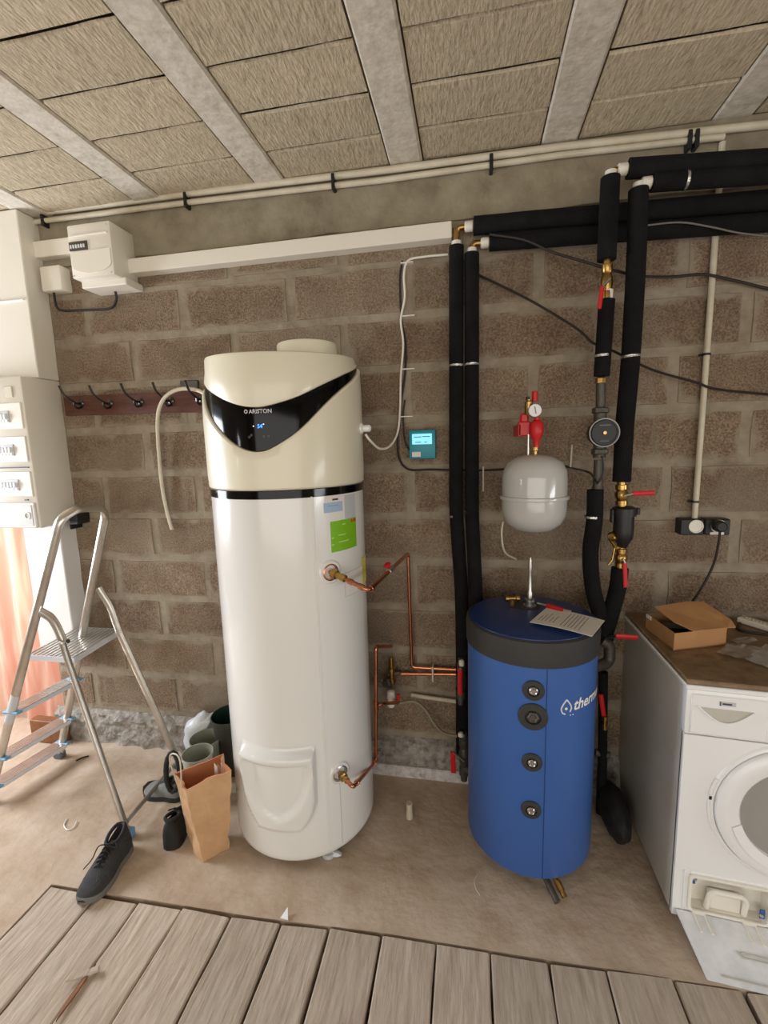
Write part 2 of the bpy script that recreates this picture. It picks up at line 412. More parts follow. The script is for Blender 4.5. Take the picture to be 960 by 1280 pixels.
for k in range(0, 11):
    zt = 2.278+0.21-0.21*k; zc = zt-0.105
    o0 = offs[k-1]
    if k == 0: zc = 2.278+0.06; sz = 0.6
    else: sz = 1.0
    i = -5
    while True:
        xl = o0+0.51*i; i += 1
        xc = xl+0.255
        sx = 1.0
        if xl < -2.2:
            if xl+0.51+2.2 < 0.1: continue
            sx = (xl+0.51+2.2)/0.51; xc = (-2.2+xl+0.51)/2
        if xc > 2.4: break
        o = bpy.data.objects.new('block', random.choice(bmeshes)); COL.objects.link(o)
        o.location = (xc+random.uniform(-.006, .006), random.uniform(-0.001, 0.002), zc+random.uniform(-.003, .003)); o.scale = (sx, 1, sz)
        o.parent = wall
# cast ring beam on top of the blocks
bm = new()
nx, nz = 60, 6
vs = [[bm.verts.new((-2.28+5.4*i/nx, -0.012+0.006*noise.noise(Vector((i*0.7, k*1.3, 0))), 2.408+0.008*noise.noise(Vector((i*.5, 5, 0)))*(k == 0)+0.222*k/nz)) for k in range(nz+1)] for i in range(nx+1)]
for i in range(nx):
    for k in range(nz): bm.faces.new((vs[i][k], vs[i+1][k], vs[i+1][k+1], vs[i][k+1]))
bot = [bm.verts.new((-2.28+5.4*i/nx, 0.01, 2.405)) for i in range(nx+1)]
for i in range(nx): bm.faces.new((vs[i][0], bot[i], bot[i+1], vs[i+1][0]))
struct('trim_1', bm, 'beamband')
# rough footing at the wall foot
bm = new(); nx, nz = 170, 9
def fpt(i, k):
    x = -2.25+4.2*i/nx; z = 0.165*k/nz
    d = 0.02+0.034*(1-k/nz) + 0.024*noise.noise(Vector((x*14, z*20, 3)))+0.014*noise.noise(Vector((x*40, z*50, 7)))
    if k == nz: d = 0.0
    return (x, -max(d, 0.001), z-0.004*(k == 0))
vs = [[bm.verts.new(fpt(i, k)) for k in range(nz+1)] for i in range(nx+1)]
for i in range(nx):
    for k in range(nz): bm.faces.new((vs[i][k], vs[i+1][k], vs[i+1][k+1], vs[i][k+1]))
struct('trim_2', bm, 'footing', sharp=25)
# floor strip between heater and tank, its window light painted in as pale colour
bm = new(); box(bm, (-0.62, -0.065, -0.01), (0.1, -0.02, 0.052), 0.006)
struct('trim_3', bm, 'lit_strip')
# floor: screed with a pit covered by planks
bm = new()
X0, X1, Y0, Y1 = -4.0, 3.2, -5.0, 0.25
yl = -0.78
def slab(x0, y0, x1, y1): box(bm, (x0, y0, -0.12), (x1, y1, 0.0))
px = [-1.49, -1.295, -1.13, -0.963, -0.785, -0.614, -0.447, -0.279, -0.108, 0.057, 0.227, 0.388, 0.568, 0.753, 0.93, 1.11]
ends = [-0.795, -0.80, -0.795, -0.79, -0.79, -0.785, -0.772, -0.768, -0.764, -0.764, -0.764, -0.757, -0.75, -0.747, -0.745]
slab(X0, Y0, px[0]-0.004, Y1); slab(px[-1]+0.004, Y0, X1, Y1); slab(px[0]-0.004, -2.3+0-2.7, px[-1]+0.004, -2.3)
prism(bm, [(px[0]-0.004, -0.788, 0), (px[0]-0.004, Y1, 0), (px[-1]+0.004, Y1, 0), (px[-1]+0.004, -0.738, 0), (0.3, -0.753, 0), (-0.3, -0.76, 0), (-0.7, -0.778, 0)], (0, 0, -0.12))
box(bm, (px[0]-0.1, -2.4, -0.14), (px[-1]+0.1, -0.7, -0.11))
floor = struct('floor', bm, 'floor', smooth=False)
random.seed(11)
for i in range(len(px)-1):
    b = new(); g = 0.0035 if i not in (5, 12) else 0.008
    a0, a1 = px[i]+random.uniform(.5, 1.4)*g, px[i+1]-random.uniform(.5, 1.4)*g
    e0 = ends[i]-0.004; e1 = ends[min(i+1, 14)]-0.004+random.uniform(-.004, .004)
    N = 14; top = random.uniform(-0.002, 0.006); rings = []
    for k in range(N+1):
        t = k/N; y0 = e0+(-2.29-e0)*t; y1 = e1+(-2.29-e1)*t
        j0 = random.uniform(-.0025, .0025); j1 = random.uniform(-.0025, .0025)
        zz = top+random.uniform(-.0012, .0012)
        rings.append([(a0+j0, y0, -0.03), (a0+j0, y0, zz-0.003), (a0+j0+0.004, y0, zz), ((a0+a1)/2, (y0+y1)/2, zz+random.uniform(-.0008, .0012)), (a1+j1-0.004, y1, zz), (a1+j1, y1, zz-0.003), (a1+j1, y1, -0.03)])
    loft(b, rings); obj('plank', b, 'plank', floor, smooth=False)
b = new()
rg = []
for k in range(9):
    t = k/8; c = fl(137-60*t*0 - 2*k, 1230+0*k, 0)
# split splinters along plank edges
def splinter(p0, p1, wd, name='splinter', m='orangewood'):
    b = new(); p0 = Vector(p0); p1 = Vector(p1); d = (p1-p0).normalized(); s = Vector((-d.y, d.x, 0))*wd
    prism(b, [p0, p0+(p1-p0)*0.4+s, p1, p0+(p1-p0)*0.5-s*0.4], (0, 0, 0.006)); return obj(name, b, m, floor, smooth=False)
bm.free() if False else None
splinter(fl(70, 1278, .004), fl(120, 1206, .004), 0.009)
# ceiling: precast beams with textured infill blocks
bm = new(); box(bm, (-3.6, -5.0, 2.665), (3.2, 0.2, 2.8))
ceil = struct('ceiling', bm, 'mortar', smooth=False)
bx0 = [-2.01+0.5675*i for i in range(-2, 9)]
for x in bx0:
    b = new(); N = 10; rg = []
    for k in range(N+1):
        y = -0.002-2.6*k/N; j = random.uniform(-.002, .002)
        rg.append([(x+j, y, 2.68), (x+j, y, 2.628), (x+0.006+j, y, 2.622), (x+0.118, y, 2.622), (x+0.126, y, 2.628), (x+0.126, y, 2.68)])
    loft(b, rg); obj('ceiling_beam', b, 'ceil_beam', ceil, smooth=False)
cbm = []
for s in range(4):
    random.seed(50+s); b = new(); hw, hy = 0.215, 0.0985; nx = 6
    f, r_ = [], []
    for sgn in (-1, 1):
        row = []; row2 = []
        for i in range(nx+1):
            x = -hw+2*hw*i/nx
            row.append(b.verts.new((x, sgn*(hy-0.002-random.random()*0.004), -0.0)))
            row2.append(b.verts.new((x, sgn*(hy-0.010), -0.006-random.random()*0.002)))
        f.append(row); r_.append(row2)
    for i in range(nx):
        b.faces.new((f[0][i], f[0][i+1], r_[0][i+1], r_[0][i])); b.faces.new((f[1][i], f[1][i+1], r_[1][i+1], r_[1][i]))
        b.faces.new((r_[0][i], r_[0][i+1], r_[1][i+1], r_[1][i]))
    for k in (0, nx):
        up0 = b.verts.new((f[0][k].co.x, f[0][k].co.y, .03)); up1 = b.verts.new((f[1][k].co.x, f[1][k].co.y, .03))
        b.faces.new((f[0][k], r_[0][k], r_[1][k], f[1][k], up1, up0))
    bmesh.ops.recalc_face_normals(b, faces=b.faces)
    me = bpy.data.meshes.new('ceiling_block'); b.to_mesh(me); b.free(); me.materials.append(MT['ceil_block']); cbm.append(me)
random.seed(5)
for x in bx0[:-1]:
    for k in range(10):
        o = bpy.data.objects.new('ceiling_block', random.choice(cbm)); COL.objects.link(o)
        o.location = (x+0.126+0.2208, -0.108-0.1975*k, 2.634+random.uniform(-.002, .002)); o.parent = ceil
# remaining room shell with its openings
def wall_with_hole(name, axis, pos, a0, a1, z0, z1, h0, h1, hz0, hz1, th=0.15):
    bm = new()
    def bb(p0, p1, q0, q1):
        if p1-p0 < 1e-4 or q1-q0 < 1e-4: return
        if axis == 'x': box(bm, (pos, p0, q0), (pos+th, p1, q1))
        else: box(bm, (p0, pos, q0), (p1, pos+th, q1))
    bb(a0, h0, z0, z1); bb(h1, a1, z0, z1); bb(h0, h1, z0, hz0); bb(h0, h1, hz1, z1)
    return struct(name, bm, 'wallpaint', smooth=False)
wall_with_hole('wall_left', 'x', -3.6, -5.0, 0.2, -0.05, 2.75, -1.15, -0.1, 0.65, 2.05)
wall_with_hole('wall_right', 'x', 3.2, -5.0, 0.2, -0.05, 2.75, -2.0, -1.5, 0.0, 2.15)
wall_with_hole('wall_front', 'y', -5.15, -3.6, 3.35, -0.05, 2.75, -2.6, 2.9, 0.0, 2.35)

# ================================================================== WATER HEATER
HC = (-0.686, -0.319); HR = 0.283
heater = thing('water_heater', 'tall white cylindrical heat pump water heater with cream top and black curved display', 'water heater', (HC[0], HC[1], 0))
b = new(); lathe(b, [(0.262, 0.030), (0.276, 0.034), (HR-0.001, 0.044), (HR, 0.06), (HR, 1.378), (0.27, 1.382)], (HC[0], HC[1], 0), seg=96); obj('body', b, 'white', heater)
b = new(); patch(b, HC, HR, 36, 37.2, 0.06, 1.378, 2, 0.0025); patch(b, HC, HR, 39.5, 84, 0.35, 1.378, 12, 0.0012); obj('side_panel', b, 'white', heater)
b = new(); lathe(b, [(0.279, 1.374), (0.2855, 1.376), (0.2855, 1.402), (0.279, 1.404)], (HC[0], HC[1], 0), seg=96); obj('band', b, 'gloss_black', heater, label='glossy black band between body and head')
# head: wide lower shell, narrower upper shell, and the visor running round between them
def lerp_tab(tab, x):
    if x <= tab[0][0]: return tab[0][1]
    for (a, va), (c, vc) in zip(tab, tab[1:]):
        if x <= c:
            t = (x-a)/(c-a); t = t*t*(3-2*t) if False else t; return va+(vc-va)*t
    return tab[-1][1]
def smooth_tab(tab):
    pts = catmull([(a, v, 0) for a, v in tab], 6); return [(p.x, p.y) for p in pts]
UPT = smooth_tab([(-95, 1.822), (-80, 1.808), (-62, 1.773), (-37.4, 1.728), (-12.7, 1.682), (3, 1.669), (14.8, 1.676), (31.6, 1.700), (50.9, 1.742), (70, 1.779), (83.4, 1.800), (98, 1.822)])
LOT = smooth_tab([(-95, 1.815), (-80, 1.786), (-62, 1.735), (-45.4, 1.672), (-27.4, 1.603), (-15, 1.560), (-4.7, 1.537), (4.1, 1.531), (13, 1.542), (30.4, 1.594), (50.2, 1.678), (64.9, 1.729), (82.8, 1.775), (98, 1.812)])
b = new(); rings = []; NA = 144
def visor_gap(d): return (lerp_tab(UPT, d), lerp_tab(LOT, d)) if -95 <= d <= 98 else (1.828, 1.822)
def rimz(d): return 1.842+0.020*(1-math.cos(math.radians(d-20)))
rows_low = []; rows_up = []; rows_vis = []
for i in range(NA):
    d = -180+360*i/NA
    u, l = visor_gap(d)
    rows_low.append([cylp(HC, r, d, z) for r, z in [(0.282, 1.404), (0.287, 1.41), (0.289, 1.45), (0.2895, 1.404+(l-1.404)*0.75), (0.287, l-0.008), (0.2825, l-0.002), (0.262, l)]])
    rows_up.append([cylp(HC, r, d, z) for r, z in [(0.262, u), (0.273, u+0.002), (0.276, u+0.008), (0.271, u+(rimz(d)-.01-u)*0.5), (0.270, rimz(d)-.010), (0.267, rimz(d)-.002), (0.255, rimz(d)+.002), (0.0, 1.850)]])
def wrap(bm, rows):
    R = [[bm.verts.new(p) for p in r] for r in rows]; n = len(R)
    for i in range(n):
        a, c = R[i], R[(i+1) % n]
        for k in range(len(a)-1): bm.faces.new((a[k], c[k], c[k+1], a[k+1]))
wrap(b, rows_low); obj('lower_shell', b, 'cream', heater)
b = new(); wrap(b, rows_up); bmesh.ops.remove_doubles(b, verts=b.verts, dist=1e-5); obj('upper_shell', b, 'cream', heater)
b = new(); rr = []
for i in range(97):
    d = -95+193*i/96; u, l = visor_gap(d); u -= 0.001; l += 0.001
    m_ = max((u-l), 0.002)
    rr.append([cylp(HC, 0.262, d, l), cylp(HC, 0.277, d, l), cylp(HC, 0.2775, d, l+m_*0.5), cylp(HC, 0.274, d, u), cylp(HC, 0.262, d, u)])
loft(b, rr); visor = obj('display_panel', b, 'gloss_black', heater, label='glossy black V-shaped display panel')
VR = 0.2785
def onh(deg0, z0, sc=1.0, R=VR): return lambda x, y: cylp(HC, R, deg0+math.degrees(x/R)*sc, z0+y)
obj('logo_lettering', text_bm('ARISTON', 0.018, onh(-1.3, 1.651), True), 'textgrey', visor, False)
b = new(); lathe(b, [(0.0035, 0), (0.0065, 0), (0.0065, 0.0008), (0.0035, 0.0008), (0.0035, 0)], cylp(HC, VR-.0003, -3.4, 1.6575), cylp((0, 0), 1, -3.4, 0), 20, False); obj('emblem', b, 'textgrey', visor)
obj('digits', text_bm("54", 0.017, onh(3.9, 1.6045), True), 'led', visor, False, label='blue lit temperature digits')
for dg, zz in ((1.3, 1.611), (8.2, 1.616)):
    b = new(); lathe(b, [(0, 0), (0.0017, 0), (0.0017, .001), (0, .001)], cylp(HC, VR-.0003, dg, zz), cylp((0, 0), 1, dg, 0), 10, False); obj('indicator_light', b, 'ledw', visor)
for dg, zz in ((-0.6, 1.583), (-2.2, 1.577), (8, 1.578), (11, 1.578)):
    b = new(); lathe(b, [(0.0022, 0), (0.0036, 0), (0.0036, .0006), (0.0022, .0006), (0.0022, 0)], cylp(HC, VR-.0003, dg, zz), cylp((0, 0), 1, dg, 0), 12, False); obj('touch_key', b, 'sole', visor)
# duct collar on top
cc = (-0.592, -0.30)
b = new(); lathe(b, [(0.112, 1.846), (0.110, 1.852), (0.110, 1.905), (0.107, 1.911), (0.098, 1.911), (0.096, 1.856), (0, 1.856)], (cc[0], cc[1], 0), seg=56, cap=False); obj('duct_collar', b, 'cream', heater)
# stickers on the right
b = new(); patch(b, HC, HR+.0013, 45, 61, 1.318, 1.352, 8, .0006); st = obj('sticker', b, 'sblue', heater, label='pale blue sticker with lines of print')
obj('print', text_bm('- - - - - - -', 0.011, onh(48, 1.338, R=HR+.0023), True), 'ink', st, False)
b = new(); patch(b, HC, HR+.0013, 46, 62, 1.353, 1.372, 6, .0005); obj('sticker', b, 'paper', heater, label='white maker sticker at the top')
b = new(); patch(b, HC, HR+.0020, 52, 57, 1.358, 1.364, 3, .0005); obj('print', b, 'ink', heater)
b = new(); patch(b, HC, HR+.0013, 63, 76, 1.285, 1.370, 6, .0006); obj('sticker', b, 'sgrey', heater, label='grey rating sticker')
b = new(); patch(b, HC, HR+.0013, 69, 76, 1.270, 1.282, 4, .0006); obj('sticker', b, 'red', heater, label='small red sticker')
b = new(); patch(b, HC, HR+.0013, 49.5, 76, 1.178, 1.286, 12, .0006); st = obj('sticker', b, 'green', heater, label='bright green square sticker')
b = new()
for d0, d1, z in ((56, 63, 1.232), (56, 66, 1.208), (60, 63, 1.268), (50, 52, 1.226), (50, 52, 1.202)): patch(b, HC, HR+.0022, d0, d1, z, z+0.005, 4, .0005)
obj('print', b, 'lgreen', st)
b = new(); patch(b, HC, HR+.0013, 60, 85, 1.005, 1.095, 10, .0005); st = obj('sticker', b, 'sgrey', heater, label='white outlined instruction sticker')
b = new(); patch(b, HC, HR+.0019, 60.5, 84.5, 1.008, 1.092, 10, .0003); obj('print', b, 'paper', st)
b = new(); patch(b, HC, HR+.0024, 84, 96, 1.02, 1.12, 6, .0005); obj('sticker', b, 'yellow', heater, label='yellow warning sticker')
# the two pipe ports with their rosettes
def port(dg, z, inner, R=0.042):
    n = cylp((0, 0), 1, dg, 0)
    c = cylp(HC, HR-0.006, dg, z)
    b = new(); lathe(b, [(R, 0), (R+0.001, 0.008), (R-0.004, 0.013), (R-0.012, 0.013), (R-0.014, 0.0)], c, n, 36, False); rs = obj('port_rosette', b, 'white', heater)
    b = new(); lathe(b, [(R-0.012, 0.014), (R-0.016, 0.016), (R-0.019, 0.004), (0.012, 0.003), (0.012, 0.0)], c, n, 30, False); obj('port_ring', b, inner, heater)
    return c, n
p1c, p1n = port(47.5, 1.112, 'copper')
p2c, p2n = port(47.5, 0.349, 'steel')
b = new(); patch(b, HC, HR, 47.2, 47.7, 0.06, 0.305, 1, .0015); obj('seam', b, 'sgrey', heater)
# recessed hatch at the front foot: a shield-shaped dish with raised shoulders
b = new(); NA_, NZ = 34, 30
def hatch(dg, z):
    # u,v in -1..1
    u = (dg-0.5)/29.5; v = (z-0.335)/0.145
    hw = 1.0 if v > -0.2 else math.sqrt(max(0, 1-((-0.2-v)/1.15)**2))
    e = max(abs(u)/max(hw, 1e-3), v if v > 0 else 0)
    out = 0.0
    if v < 1 and v > -1.15:
        lip = 0.030*(1 if e < 1 else 0)
        # shield dish
        vv = (0.72-v)/1.55
        ww = 0.86*math.sqrt(max(0, 1-max(0, vv)**2.4)) if vv < 1 else 0
        dish = v < 0.72 and abs(u) < ww
        edge = min(1, (1-min(e, 1))*9)
        out = lip*edge*(0.5+0.5*max(0, min(1, (v+0.9)/1.2)))
        if dish:
            k = min(1, min((ww-abs(u))*5, (0.72-v)*9, ))
            out = out*(1-k)-0.004*k*0 + 0.0025*k
    return max(out, 0.0005)
R = [[b.verts.new(cylp(HC, HR+hatch(-29+59*i/NA_, 0.150+0.345*k/NZ), -29+59*i/NA_, 0.150+0.345*k/NZ)) for k in range(NZ+1)] for i in range(NA_+1)]
for i in range(NA_):
    for k in range(NZ): b.faces.new((R[i][k], R[i+1][k], R[i+1][k+1], R[i][k+1]))
hc = obj('access_cover', b, 'white', heater, sharp=70)
for dg, z in ((-23, 0.44), (24, 0.44), (24, 0.245), (-21, 0.25)):
    b = new(); lathe(b, [(0, 0.004), (0.004, 0.003), (0.005, 0)], cylp(HC, HR+0.008, dg, z), cylp((0, 0), 1, dg, 0), 10, False); obj('screw', b, 'sgrey', hc)
# feet, cable gland
for dg in (62, -60, 180):
    b = new(); p = cylp(HC, 0.25, dg if dg != 62 else 38, 0); lathe(b, [(0.022, 0), (0.026, 0.004), (0.026, 0.02), (0.014, 0.022), (0.014, 0.034)], p, seg=18); obj('foot', b, 'sgrey', heater)
b = new(); lathe(b, [(0.021, 0), (0.021, .012), (0.013, .016), (0.013, 0.04), (0.006, 0.045)], cylp(HC, 0.283, 92, 1.602), cylp((0, 0), 1, 92, 0), 16); obj('cable_gland', b, 'white', heater)

# ================================================================== BLUE TANK
TC = (0.212, -0.345); TR = 0.222
tank = thing('buffer_tank', 'blue vinyl-clad cylindrical buffer tank with dark rim and four round plugs', 'tank', (TC[0], TC[1], 0))
b = new(); lathe(b, [(0.195, 0.066), (0.214, 0.070), (TR, 0.082), (TR, 0.845), (0.2, 0.85)], (TC[0], TC[1], 0), seg=80); obj('jacket', b, 'blue', tank)
b = new(); lathe(b, [(0.216, 0.832), (0.227, 0.833), (0.2285, 0.90), (0.226, 0.915), (0.219, 0.920), (0.212, 0.915)], (TC[0], TC[1], 0), seg=80, cap=False); obj('rim', b, 'rubber', tank, label='dark rubber rim under the lid')
b = new(); lathe(b, [(0.217, 0.914), (0.214, 0.922), (0.19, 0.926), (0.0, 0.930)], (TC[0], TC[1], 0), seg=80, cap=False); obj('lid', b, 'bluelid', tank)
b = new(); patch(b, TC, TR, 6.0, 6.5, 0.08, 0.835, 1, .0015); obj('jacket_seam', b, 'bluelid', tank)
for z, r in ((0.757, 0.034), (0.667, 0.046), (0.507, 0.032), (0.335, 0.032)):
    n = cylp((0, 0), 1, -4.3, 0); c = cylp(TC, TR-.004, -4.3, z)
    b = new(); lathe(b, [(r, 0), (r, .007), (r*0.93, .010), (r*0.55, 0.011), (r*0.5, .004), (0, .004)], c, n, 32, False); pg = obj('plug', b, 'rubber', tank)
    b = new(); lathe(b, [(r*0.42, 0.004), (r*0.42, 0.012), (r*0.30, 0.016), (r*0.2, 0.012), (0, 0.012)], c, n, 6 if r > .04 else 20, False); obj('plug_core', b, 'castgrey' if r > .04 else 'steel', pg)
ont = lambda deg0, z0: (lambda x, y: cylp(TC, TR+.0012, deg0+math.degrees(x/TR), z0+y)) if False else (lambda x, y: cylp(TC, TR+.0012, deg0+math.degrees((x+y*.22)/TR), z0+y))
obj('logo_lettering', text_bm('thermador', 0.052, ont(29.5, 0.683), True), 'textwhite', tank, False)
b = new()
drop = [(0, .034), (-.012, .018), (-.018, .004), (-.013, -.010), (-.004, -.015)]
tube(b, [cylp(TC, TR+.0012, 23+math.degrees(x/TR), 0.690+z) for x, z in drop], .0023, 6)
tube(b, [cylp(TC, TR+.0012, 23+math.degrees(-x/TR), 0.690+z) for x, z in drop[:-1]], .0023, 6)
lathe(b, [(0, .002), (.004, .0015), (.005, 0)], cylp(TC, TR, 23, 0.692), cylp((0, 0), 1, 23, 0), 12, False); obj('emblem', b, 'textwhite', tank)
for k in range(2):
    b = new(); lathe(b, [(0, .002), (.002, .0015), (.0022, 0)], cylp(TC, TR, 27+k*2.6, 0.668), cylp((0, 0), 1, 27, 0), 8, False); obj('print', b, 'textwhite', tank)
for dx, dy in ((-.12, .0), (.12, .0), (-.0, .15)):
    b = new(); lathe(b, [(0.02, 0), (0.02, 0.072)], (TC[0]+dx, TC[1]+dy, 0), seg=14); obj('foot', b, 'rubber', tank)
# outlet stubs poking out under the front
b = new(); q0 = fl(676, 1085, 0.05); q1 = fl(697, 1128, 0.012); tube(b, [q0, q1], .011, 14, 'lin'); st = obj('drain_stub', b, 'castgrey', tank)
b = new(); q0 = fl(688, 1085, 0.06); q1 = fl(706, 1122, 0.018); tube(b, [q0, q0+(q1-q0)*0.7, q1], .009, 14, 'lin'); tube(b, [q0+(q1-q0)*0.45, q0+(q1-q0)*0.8], .0125, 8, 'lin'); obj('drain_valve', b, 'brass', tank)
# fittings on the lid
b = new(); q = fl(662, 757, 0.93); lathe(b, [(0.024, 0), (0.024, .004), (.016, .006), (.016, .014), (.019, .016), (.019, .026), (.011, .03), (.011, .05), (.007, .06), (.0065, .13), (.0085, .15), (.003, .185), (0, .188)], q, seg=16, cap=False); obj('vent_spout', b, 'steel', tank, label='silver pointed vent spout')
b = new(); q = fl(640, 757, 0.93); lathe(b, [(0.010, 0), (0.010, .010), (.007, .012), (.007, .022)], q, seg=8); lathe(b, [(0.0, -.026), (0.012, -.026), (.012, -.014), (.008, -.012), (.008, .012), (.012, .014), (.012, .026), (0, .026)], q+Vector((0, 0, .028)), (1, 0.2, 0), 12, False); obj('brass_tee', b, 'brass', tank)
b = new(); lathe(b, [(0.05, 0), (0.05, .004), (.03, .006), (0, .006)], fl(658, 758, 0.926), seg=24, cap=False); obj('cap_plate', b, 'rubber', tank)
# ---- sheet of paper lying over the lid
b = new()
pA, pB, pC, pD = fl(662, 778, .937), fl(683, 760, .937), fl(756, 776, .940), fl(740, 796, .940)
NX = 8; rr = []
for i in range(NX+1):
    t = i/NX; l = pA.lerp(pD, t); r_ = pB.lerp(pC, t); sag = Vector((0, 0, .004*math.sin(t*PI)))
    rr.append([l+sag, r_+sag, r_+sag+Vector((0, 0, .0012)), l+sag+Vector((0, 0, .0012))])
loft(b, rr); sheet = tag(obj('paper_sheet', b, 'paper'), 'printed white paper sheet lying on the blue tank lid', 'paper')
b = new()
for i, t in enumerate((.08, .14, .2, .27, .33, .47, .53, .59, .64, .70, .76)):
    s0, s1 = (.2, .5+.3*((i*7) % 3)/3) if i < 5 else (.12, .9)
    l = pA.lerp(pD, t); r_ = pB.lerp(pC, t); sg = Vector((0, 0, .004*math.sin(t*PI)+.0016)); d = (pD-pA)*0.011
    v = [l.lerp(r_, s0)+sg, l.lerp(r_, s1)+sg, l.lerp(r_, s1)+sg+d, l.lerp(r_, s0)+sg+d]
    bm_ = [b.verts.new(p) for p in v]; b.faces.new(bm_)
obj('print', b, 'sole', sheet, False)

# ================================================================== EXPANSION VESSEL
VC = at(667.5, 617, -0.20); VRd = at(710, 617, -0.20).x-VC.x
ves = thing('expansion_vessel', 'small light grey expansion vessel hanging on the wall under a red safety valve and gauge', 'vessel', VC)
zt = at(668, 568, -0.20).z; zb_ = at(668, 664, -0.20).z; zm = at(668, 621, -0.20).z
b = new(); r = VRd
lathe(b, [(0, zb_), (r*.35, zb_+.002), (r*.62, zb_+.012), (r*.85, zb_+.036), (r*.95, zb_+.065), (r*.97, zb_+.09), (r*.97, zt-.085), (r*.94, zt-.06), (r*.82, zt-.03), (r*.55, zt-.010), (r*.25, zt-.001), (0, zt)], (VC.x, VC.y, 0), seg=56, cap=False); obj('shell', b, 'grey_tank', ves)
b = new(); lathe(b, [(r*.96, zm-.008), (r*1.03, zm-.006), (r*1.04, zm), (r*1.03, zm+.006), (r*.96, zm+.008)], (VC.x, VC.y, 0), seg=56, cap=False); obj('seam_ring', b, 'grey_tank', ves)
def W(px_, py_, y=-0.2): return at(px_, py_, y)
b = new(); q = W(669, 575); lathe(b, [(.011, 0), (.011, .03), (.008, .032), (.008, .045), (.012, .047), (.012, .062), (.007, .064), (.007, .085)], q-Vector((0, 0, .012)), seg=12); obj('brass_union', b, 'brass', ves)
b = new(); q = W(660, 572); tube(b, [q-Vector((0, 0, .01)), q+Vector((0, 0, .085))], .005, 10, 'lin'); obj('steel_stem', b, 'steel', ves)
b = new(); q = W(648, 546); box(b, q-Vector((.001, 0, -.002)), q+Vector((.042, .03, .055)), .004); box(b, (q.x, q.y, q.z+.002), (q.x+.008, 0.0, q.z+.045), .001); box(b, q+Vector((.006, 0, .05)), q+Vector((.036, .03, .085)), .006); obj('red_bracket', b, 'red', ves)
b = new(); q = W(670, 552); lathe(b, [(0.010, -.02), (.012, .004), (.022, .022), (.025, .036), (.025, .060), (.019, .072), (.010, .078), (.009, .115)], q-Vector((0, .01, 0)), seg=14); obj('safety_valve', b, 'red', ves)
b = new(); q = W(669, 513, -.235); lathe(b, [(.023, .018), (.0245, .018), (.0245, 0), (.022, -.002), (.022, .002), (0, .002)], q, (0, 1, 0), 28, False); gz = obj('pressure_gauge', b, 'steel', ves, label='round white pressure gauge')
b = new(); lathe(b, [(.0222, .0), (0, .0)], q-Vector((0, .0005, 0)), (0, 1, 0), 28, False); obj('dial', b, 'textwhite', gz)
b = new(); tube(b, [q+Vector((-.002, -.003, .014)), q+Vector((.003, -.003, -.012))], .0012, 5, 'lin'); obj('needle', b, 'black', gz)
b = new(); q = W(661, 510, -.2); lathe(b, [(.012, -.025), (.015, -.02), (.015, .022), (.009, .026), (.009, .03)], q, seg=14); obj('brass_air_vent', b, 'brass', ves)
b = new(); lathe(b, [(.007, .03), (.007, .04), (0, .042)], q-Vector((.004, 0, 0)), seg=10); obj('vent_cap', b, 'black', ves)
b = new(); q = W(668, 495, -.2); lathe(b, [(.011, -.018), (.011, .016), (.008, .018)], q+Vector((.003, .01, 0)), seg=12); obj('red_cap', b, 'red', ves)
b = new(); tube(b, [W(629, 652, -.16), W(627, 668, -.14), W(631, 690, -.10), W(645, 699, -.03)], .004, 8); obj('drain_tube', b, 'pvc_dirty', ves)

# ================================================================== INSULATED PIPES
def ipipe(label, pts, r, breaks=(), collar0=None, collar1=None, group=None, mode='fil', name='insulated_pipe', rf=0.06):
    root = thing(name, label, 'pipe', pts[0], group)
    b = new(); tube(b, pts, r, 18, mode, rf=rf); obj('insulation', b, 'foam', root)
    for q, d in breaks:
        q = Vector(q); d = Vector(d).normalized()
        b = new(); lathe(b, [(r*.99, -.004), (r*1.04, -.004), (r*1.04, .004), (r*.99, .004)], q, d, 18, False); obj('foil_tape', b, 'foil', root)
    return root
PY = -0.055
pr = 0.0285
# pair dropping beside the thermostat
xA = at(570.5, 400, PY).x; xB = at(588.5, 400, PY).x
v_lab = ['left black insulated pipe of the pair dropping beside the teal thermostat', 'right black insulated pipe of the pair dropping beside the teal thermostat']
A = [at(570.5, 308, PY), at(570, 640, PY), at(577, 740, PY-.03), at(578, 800, PY-.03), at(578, 940, PY-.03)]
lp = ipipe(v_lab[0], A, pr, [(at(570.5, 457, PY), (0, 0, 1)), (at(570, 645, PY), (0, 0, 1))])
B = [at(589, 317, PY-.005), at(587.5, 640, PY-.005), at(588.5, 740, PY-.06), at(590, 800, PY-.065), at(591, 940, PY-.065)]
B[0].x = B[1].x = max(B[0].x, A[0].x+2*pr+.001)
B[2].x += .02; B[3].x += .02; B[4].x += .02
rp = ipipe(v_lab[1], B, pr, [(B[0].lerp(B[1], .41), (0, 0, 1)), (B[0].lerp(B[1], 1.0), (0, 0, 1))])
def white_elbow(root, p, q, rr=.014):
    """brass bend with white collars between a riser top p and a run start q"""
    p, q = Vector(p), Vector(q)
    b = new(); tube(b, [p-Vector((0, 0, .02)), Vector((p.x, p.y, q.z)), q+Vector((.02, 0, 0))], rr*.8, 12, 'fil', rf=.02); obj('brass_elbow', b, 'brass', root)
    b = new(); lathe(b, [(rr*1.25, -.022), (rr*1.4, -.02), (rr*1.3, .004), (rr, .006)], Vector((p.x, p.y, p.z+.012)), (0, 0, 1), 14); lathe(b, [(rr*1.1, 0), (rr*1.4, .004), (rr*1.4, .03), (rr, .034)], q-Vector((.034, 0, 0)), (1, 0, 0), 14); obj('white_collar', b, 'pvc', root)
